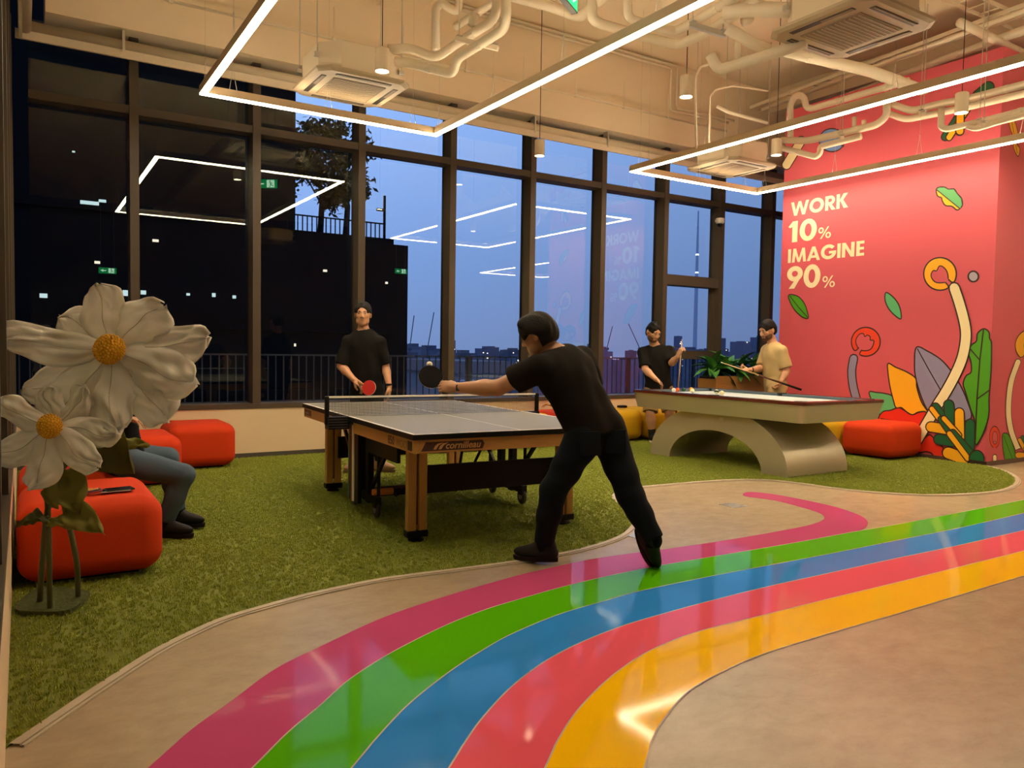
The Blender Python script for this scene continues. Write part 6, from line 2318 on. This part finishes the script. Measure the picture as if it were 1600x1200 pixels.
def cue(a, b, split, label):
    a, b = np.asarray(a, float), np.asarray(b, float)
    t = thing('pool_cue', label, 'pool cue', b, 0, 'pool cues')
    s = lerp(a, b, split)
    MB().tube([a, s], [0.0065, 0.0105], 10).build('shaft', mat('cue_maple', (0.62, 0.42, 0.22), 0.3), t, smooth=True, world=True)
    MB().tube([s, lerp(s, b, 0.55)], [0.0108, 0.0135], 10).build('forearm', mat('cue_mahogany', (0.09, 0.02, 0.012), 0.25), t, smooth=True, world=True)
    MB().tube([lerp(s, b, 0.55), b], [0.0138, 0.0152], 10).build('butt', M_BLACK, t, smooth=True, world=True)
    MB().tube([a, a - unit(b - a) * 0.02], 0.0064, 8).build('tip', mat('cue_tip', (0.75, 0.72, 0.66), 0.5), t, smooth=True, world=True)


cue(at(1065.5, 533, 10.60), at(1053, 690, 10.80), 0.62, 'wooden cue held upright by the man in black shorts')
cue(at(1129, 567, PD - 0.25), at(1252, 609, PD - 0.31), 0.46, 'wooden cue held level by the man in beige')

# --- seated person in jeans on the left, mostly hidden by the flowers
J = dict(head=at(186, 566, 5.05), face=CAM_R * 0.8 - CAM_U * 0.5, neck=at(172, 608, 5.08), pelvis=at(190, 712, 5.15), head_up=Uz,
         shL=at(176, 618, 5.26), shR=at(168, 622, 4.92), elL=at(172, 690, 5.38), elR=at(150, 694, 4.92), wrL=at(196, 652, 5.22), wrR=at(186, 654, 4.98),
         hipL=at(200, 714, 5.24), hipR=at(196, 722, 5.06), knL=at(262, 716, 5.36), knR=at(287, 742, 5.12), anL=at(278, 800, 5.42), anR=at(258, 815.2, 5.14),
         pelvis_up=CAM_U)
person('seated person in jeans and black jacket behind the paper flowers', J, onz(200, 840, 0.012), SK_B, cloth('jacket_black', (0.0050, 0.0050, 0.0055), 0.3), cloth('jeans_blue', (0.075, 0.110, 0.155), 0.35), SHOE_BK, SOLE_BK,
       g=1.03, hair='full', hands=dict(L=dict(d=CAM_R, n=-CAM_U, side=CAM_F, curl=0.4), R=dict(d=CAM_R, n=-CAM_U, side=CAM_F, curl=0.4)),
       foot=dict(L=(CAM_R * 0.95 - CAM_F * 0.1, Uz), R=(CAM_R * 0.97 - CAM_F * 0.1, Uz)), long_sleeve=True, hem=0.14, shirt_name='jacket', leg_name='jeans', sock_m=MATS['sock_dark'])

# --- person sitting behind the lunging player, only a hand in view
J = dict(head=at(888, 566, 10.45), face=-CAM_F * 0.9 - CAM_R * 0.3 - Uz * .3, neck=at(898, 586, 10.55), pelvis=at(908, 633, 10.65), head_up=Uz,
         shL=at(921, 600, 10.52), shR=at(880, 600, 10.52), elL=at(926, 628, 10.45), elR=at(885, 628, 10.40), wrL=at(912, 632, 10.25), wrR=at(867, 633, 10.30),
         hipL=at(919, 638, 10.6), hipR=at(899, 638, 10.6), knL=at(920, 646, 10.12), knR=at(897, 648, 10.12), anL=at(921, 687.2, 10.2), anR=at(898, 687, 10.2), pelvis_up=CAM_U)
person('person in dark clothes seated behind the lunging player with one hand in view', J, onz(905, 712, 0.012), SK_A, BLACKTEE, JEANS, SHOE_BK, SOLE_BK, g=0.98, hair='short',
       hands=dict(L=dict(d=-CAM_R, n=-CAM_U, side=CAM_F, curl=0.4), R=dict(d=-CAM_R + CAM_U * 0.15, n=-CAM_U - CAM_F * .4, side=CAM_U + CAM_F * .3, curl=0.35, spread=1.0)),
       foot=dict(L=(-CAM_F, Uz), R=(-CAM_F, Uz)), long_sleeve=True, hem=0.08, res=0.007, shirt_name='jumper')

# ---------------------------------------------------------------- outside: terrace, railing, dark wing, trees, city
M_DARK = mat('night_building', (0.0045, 0.0045, 0.005), 0.9, noise=(0.6, 0.5, (0.008, 0.0075, 0.007)), spec=0.1)
M_RAIL = mat('railing_steel', (0.11, 0.11, 0.12), 0.5)
struct(MB().box2((-14, WIN_Y + 0.3, 0.30), (15, 10.75, 0.46)).build('terrace_floor', mat('terrace_grey', (0.06, 0.06, 0.065), 0.7)), 'dark terrace slab outside the windows')
RX0, RX1, RY, RZ0, RZ1 = -0.6, 13.6, 10.4, 0.50, 1.175
rl = thing('railing', 'long dark steel railing on the terrace outside the windows', 'railing', (RX0, RY, 0.46))
MB().box2((RX0, RY - 0.02, RZ1 - 0.022), (RX1, RY + 0.02, RZ1)).build('top_rail', M_RAIL, rl, world=True)
MB().box2((RX0, RY - 0.015, RZ0 + 0.03), (RX1, RY + 0.015, RZ0 + 0.055)).build('bottom_rail', M_RAIL, rl, world=True)
bme = MB().box((0, 0, (RZ1 + RZ0) / 2), (0.016, 0.010, RZ1 - RZ0 - 0.02)).mesh('baluster')
bme.materials.append(M_RAIL)
k = 0
x = RX0 + 0.05
while x < RX1:
    instance('baluster', bme, (x - RX0, 0, -0.46), rl)
    x += 0.103
    k += 1
pme = MB().box2((-0.025, -0.025, 0.46), (0.025, 0.025, RZ1)).mesh('post')
pme.materials.append(M_RAIL)
for x in np.arange(RX0, RX1, 1.6):
    instance('post', pme, (x - RX0, 0.03, -0.46), rl)

# dark wing of the same building, left
WY = 17.0
xr = ony(637, 450, WY)[0]
zr = ony(637, 384, WY)[2]
xr2 = ony(618, 372, WY)[0]
zr2 = ony(618, 373, WY)[2]
xt = ony(463, 180, WY)[0]
wing = thing('dark_building_wing', 'dark unlit building wing outside the left windows', 'building', (0, WY, -30))
MB().box2((-30, WY, -30), (xr, WY + 14, zr)).build('lower_block', M_DARK, wing, world=True)
MB().box2((-30, WY + 0.1, zr), (xr2, WY + 14, zr2)).build('parapet', M_DARK, wing, world=True)
MB().box2((-30, WY + 0.05, zr2), (xt, WY + 14, 16)).build('upper_block', M_DARK, wing, world=True)
MB().box2((-9, -25, -30), (-3.5, WY, 16)).build('side_block', M_DARK, wing, world=True)  # lengthened unseen past the viewer to block sky light from the left
for zz in (1.6, 0.2, -1.4):
    MB().box2((-20, WY - 0.12, zz), (xr - 0.3, WY, zz + 0.12)).build('floor_ledge', M_DARK, wing, world=True)
M_LIT = mat('lit_window', (0.5, 0.6, 0.55), 0.5, emit=(0.75, 0.95, 0.85), emit_s=0.35)
M_LITW = mat('lit_window_warm', (0.6, 0.5, 0.35), 0.5, emit=(1.0, 0.85, 0.6), emit_s=0.5)
for (px, py, w, h, mm) in ((140, 317, 20, 4, M_LIT), (160, 314, 8, 3, M_LIT), (152, 410, 6, 3, M_LITW), (178, 459, 13, 6, M_LIT), (198, 458, 9, 7, M_LIT), (224, 457, 6, 5, M_LIT), (68, 462, 8, 5, M_LIT),
                           (334, 461, 4, 5, M_LIT), (366, 464, 4, 4, M_LIT), (294, 460, 4, 3, M_LIT), (243, 376, 7, 3, M_LITW), (461, 539, 2, 4, M_LITW), (604, 442, 3, 3, M_LITW), (115, 237, 3, 1.5, M_LIT), (508, 423, 5, 3, M_LITW)):
    p = ony(px, py, WY - 0.06)
    s = WY / 0.9 / F_PX
    MB().box((p[0], p[1], p[2]), (w * s, 0.05, h * s)).build('lit_window', mm, wing, world=True)
# railing on its roof
r2 = thing('roof_railing', 'thin railing on the roof of the dark wing', 'railing', (xt, WY + 0.6, zr2))
MB().box2((xt, WY + 0.58, zr2 + 0.40), (xr2, WY + 0.62, zr2 + 0.43)).build('top_rail', M_DARK, r2, world=True)
bme2 = MB().box2((-0.012, -0.01, 0), (0.012, 0.01, 0.40)).mesh('baluster')
bme2.materials.append(M_DARK)
for x in np.arange(xt, xr2, 0.11):
    instance('baluster', bme2, (x - xt, 0, 0), r2)
fp_ = ony(601, 306, WY + 0.8)
pole = thing('flag_pole', 'thin dark pole with a small lamp on the roof of the dark wing', 'pole', (fp_[0], fp_[1], zr2))
MB().cyl((fp_[0], fp_[1], zr2), (fp_[0], fp_[1], fp_[2]), 0.035, 8).build('mast', M_DARK, pole, world=True)
MB().box((fp_[0] - 0.1, fp_[1], fp_[2] - 0.35), (0.2, 0.08, 0.06)).build('lamp_arm', M_DARK, pole, world=True)

M_TREE = mat('night_foliage', (0.010, 0.015, 0.009), 0.8, spec=0.1)
M_TRUNK = mat('night_trunk', (0.014, 0.011, 0.009), 0.9)


def roof_tree(px, base_py, top_py, wpx, d_y, label, seed, n=2200):
    r = np.random.default_rng(seed)
    b = ony(px, base_py, d_y)
    tp = ony(px, top_py, d_y)
    hgt = tp[2] - b[2]
    rad = wpx / 2 * d_y / 0.9 / F_PX
    t = thing('roof_tree', label, 'tree', b, 0, 'trees on the dark roof')
    MB().tube([(0, 0, 0), (0.05, 0, hgt * 0.3), (-0.05, 0.05, hgt * 0.6), (0, 0, hgt * 0.85)], [0.09, 0.075, 0.05, 0.02], 8).build('trunk', M_TRUNK, t, smooth=True)
    for k in range(5):
        a = r.uniform(0, 6.28)
        MB().tube([(0, 0, hgt * (0.3 + 0.1 * k)), (rad * 0.6 * math.cos(a), rad * 0.6 * math.sin(a), hgt * (0.5 + 0.1 * k))], [0.03, 0.012], 6).build('branch', M_TRUNK, t)
    vs, fs = [], []
    blobs = [(r.uniform(-rad * .6, rad * .6), r.uniform(-rad * .5, rad * .5), hgt * r.uniform(0.36, 0.92), rad * r.uniform(0.25, 0.45)) for _ in range(11)]
    for i in range(n):
        bx = blobs[r.integers(len(blobs))]
        q = r.normal(0, 0.55, 3)
        c = np.array(bx[:3]) + q * bx[3]
        a = unit(r.normal(0, 1, 3))
        c2 = unit(np.cross(a, r.normal(0, 1, 3)))
        s = r.uniform(0.06, 0.13)
        o = len(vs)
        vs += [c - a * s, c + c2 * s * 0.4, c + a * s, c - c2 * s * 0.4]
        fs.append((o, o + 1, o + 2, o + 3))
    cr = MB().add(vs, fs).build('crown', M_TREE, t)
    cr['kind'] = 'stuff'


roof_tree(540, 372, 205, 76, WY + 2.5, 'dark leafy tree beside the third window mullion', 5)
roof_tree(500, 374, 178, 84, WY + 3.5, 'tall dark leafy tree on the roof left of the other tree', 6, 2600)
roof_tree(440, 380, 205, 110, WY + 2.0, 'broad dark leafy tree on the roof behind the second pane', 7, 2600)
roof_tree(340, 385, 240, 120, WY + 2.0, 'low dark leafy tree at the left end of the roof', 8, 2200)

# city
M_CITY = [mat('city_%d' % k, c, 0.9, noise=(0.08, 0.7, tuple(v * 0.55 for v in c))) for k, c in enumerate(((0.10, 0.12, 0.19), (0.13, 0.14, 0.20), (0.08, 0.09, 0.14), (0.15, 0.14, 0.17)))]
struct(MB().box2((-600, 30, -46), (1800, 1500, -45)).build('city_ground', mat('city_ground', (0.05, 0.06, 0.09), 0.9)), 'dim city ground far below the windows')
r = np.random.default_rng(21)
M_PT = [emission_mat('city_light_a', (1.0, 0.85, 0.6), 1.6), emission_mat('city_light_b', (0.8, 0.9, 1.0), 1.4)]
placed = []
for i in range(90):
    yy = float(r.choice([90, 130, 180, 240, 320, 430]) * r.uniform(0.85, 1.15))
    px = r.uniform(630, 1235)
    base = ony(px, 560, yy)
    wid = yy * r.uniform(0.012, 0.040)
    dep_ = wid * r.uniform(0.6, 1.2)
    top_py = {True: r.uniform(541, 552), False: r.uniform(548, 572)}[yy > 230]
    if r.random() < 0.10:
        top_py = r.uniform(525, 538)
        wid *= 0.5
    top = ony(px, top_py, yy)[2]
    box_ = (base[0] - wid / 2 - 1, base[0] + wid / 2 + 1, yy - dep_ / 2 - 1, yy + dep_ / 2 + 1)
    if len(placed) >= 64 or any(box_[0] < q[1] and box_[1] > q[0] and box_[2] < q[3] and box_[3] > q[2] for q in placed):
        continue
    placed.append(box_)
    t = thing('city_block', 'hazy grey city block far beyond the railing', 'building', (base[0], yy, -45), 0, 'distant city blocks')
    h = top + 45
    MB().box2((-wid / 2, -dep_ / 2, 0), (wid / 2, dep_ / 2, h)).build('tower_body', M_CITY[i % 4], t)
    MB().box2((-wid * .2, -dep_ * .2, h), (wid * .25, dep_ * .2, h + wid * r.uniform(0.05, 0.18))).build('roof_plant', M_CITY[(i + 1) % 4], t)
    for k in range(int(r.integers(0, 4))):
        s = yy * 0.0011
        MB().box((r.uniform(-wid / 2, wid / 2), -dep_ / 2 - 0.05, h - r.uniform(0.02, 0.25) * yy * 0.06), (s * 1.4, 0.1, s)).build('lit_window', M_PT[k % 2], t)
# nearer building with pale window frames
NY = 62.0
n0, n1 = ony(716, 566, NY), ony(792, 640, NY)
nbld = thing('office_block', 'nearer grey office block with pale framed windows below the railing', 'building', (n0[0], NY, -45))
MB().box2((n0[0], NY, -45), (n1[0], NY + 12, n0[2] - 1.0)).build('wall', mat('office_wall', (0.12, 0.13, 0.16), 0.9), nbld, world=True)
MB().box2((n0[0] - 0.4, NY - 0.4, n0[2] - 1.0), (n1[0] + 0.4, NY + 12, n0[2] + 0.1)).build('roof', mat('office_roof', (0.14, 0.11, 0.11), 0.9), nbld, world=True)
M_WF = mat('office_frame', (0.42, 0.46, 0.55), 0.8)
M_WP = mat('office_pane', (0.08, 0.14, 0.20), 0.25)
cols = 6
cw = (n1[0] - n0[0]) / cols
for rr in range(4):
    for cc in range(cols):
        x0 = n0[0] + cw * (cc + 0.14)
        z1 = n0[2] - 1.6 - rr * 1.75
        w_ = MB().box2((x0, NY - 0.12, z1 - 1.15), (x0 + cw * 0.72, NY, z1)).build('window', M_WF, nbld, world=True)
        p_ = MB().box2((x0 + 0.10, NY - 0.16, z1 - 1.05), (x0 + cw * 0.72 - 0.10, NY - 0.12, z1 - 0.10)).build('pane', M_WP, w_)
        p_.data.transform(Matrix.Translation(Vector((-nbld.location.x, -nbld.location.y, -nbld.location.z))))
for (a, b, yy, lab) in (((640, 545), (647, 493), 260, 'leftmost slanting tower crane above the city'), ((668, 545), (678, 488), 260, 'second slanting tower crane from the left above the city'),
                        ((948, 545), (957, 510), 300, 'slanting tower crane left of the man in black shorts'), ((1000, 545), (982, 506), 300, 'slanting tower crane just behind the man in black shorts')):
    p, q = ony(*a, yy), ony(*b, yy)
    t = thing('tower_crane', lab, 'crane', (p[0], yy, p[2]), 0, 'distant tower cranes')
    MB().bar(p, q, yy * 0.0010, yy * 0.0010).build('jib', M_CITY[2], t, world=True)
    MB().bar((p[0], yy, -45), (p[0], yy, p[2]), yy * 0.0016, yy * 0.0016).build('mast', M_CITY[2], t, world=True)
    MB().box(p, (yy * 0.006, yy * 0.004, yy * 0.004)).build('cab', M_CITY[2], t, world=True)
a, b = ony(1085.5, 545, 420), ony(1093, 330, 420)
t = thing('slender_tower', 'slender lit tower seen through the right windows', 'tower', (a[0], 420, -45))
MB().tube([(a[0], 420, -45), (a[0], 420, lerp(a, b, 0.45)[2]), (a[0], 420, b[2])], [1.8, 1.3, 0.5], 8).build('shaft', mat('tower_pale', (0.34, 0.38, 0.48), 0.8), t, world=True)
for s_ in (0.22, 0.42, 0.55, 0.68):
    z = lerp(a, b, s_)[2]
    MB().cyl((a[0], 420, z), (a[0], 420, z + 1.0), 1.2, 8).build('beacon', M_PT[1], t, world=True)
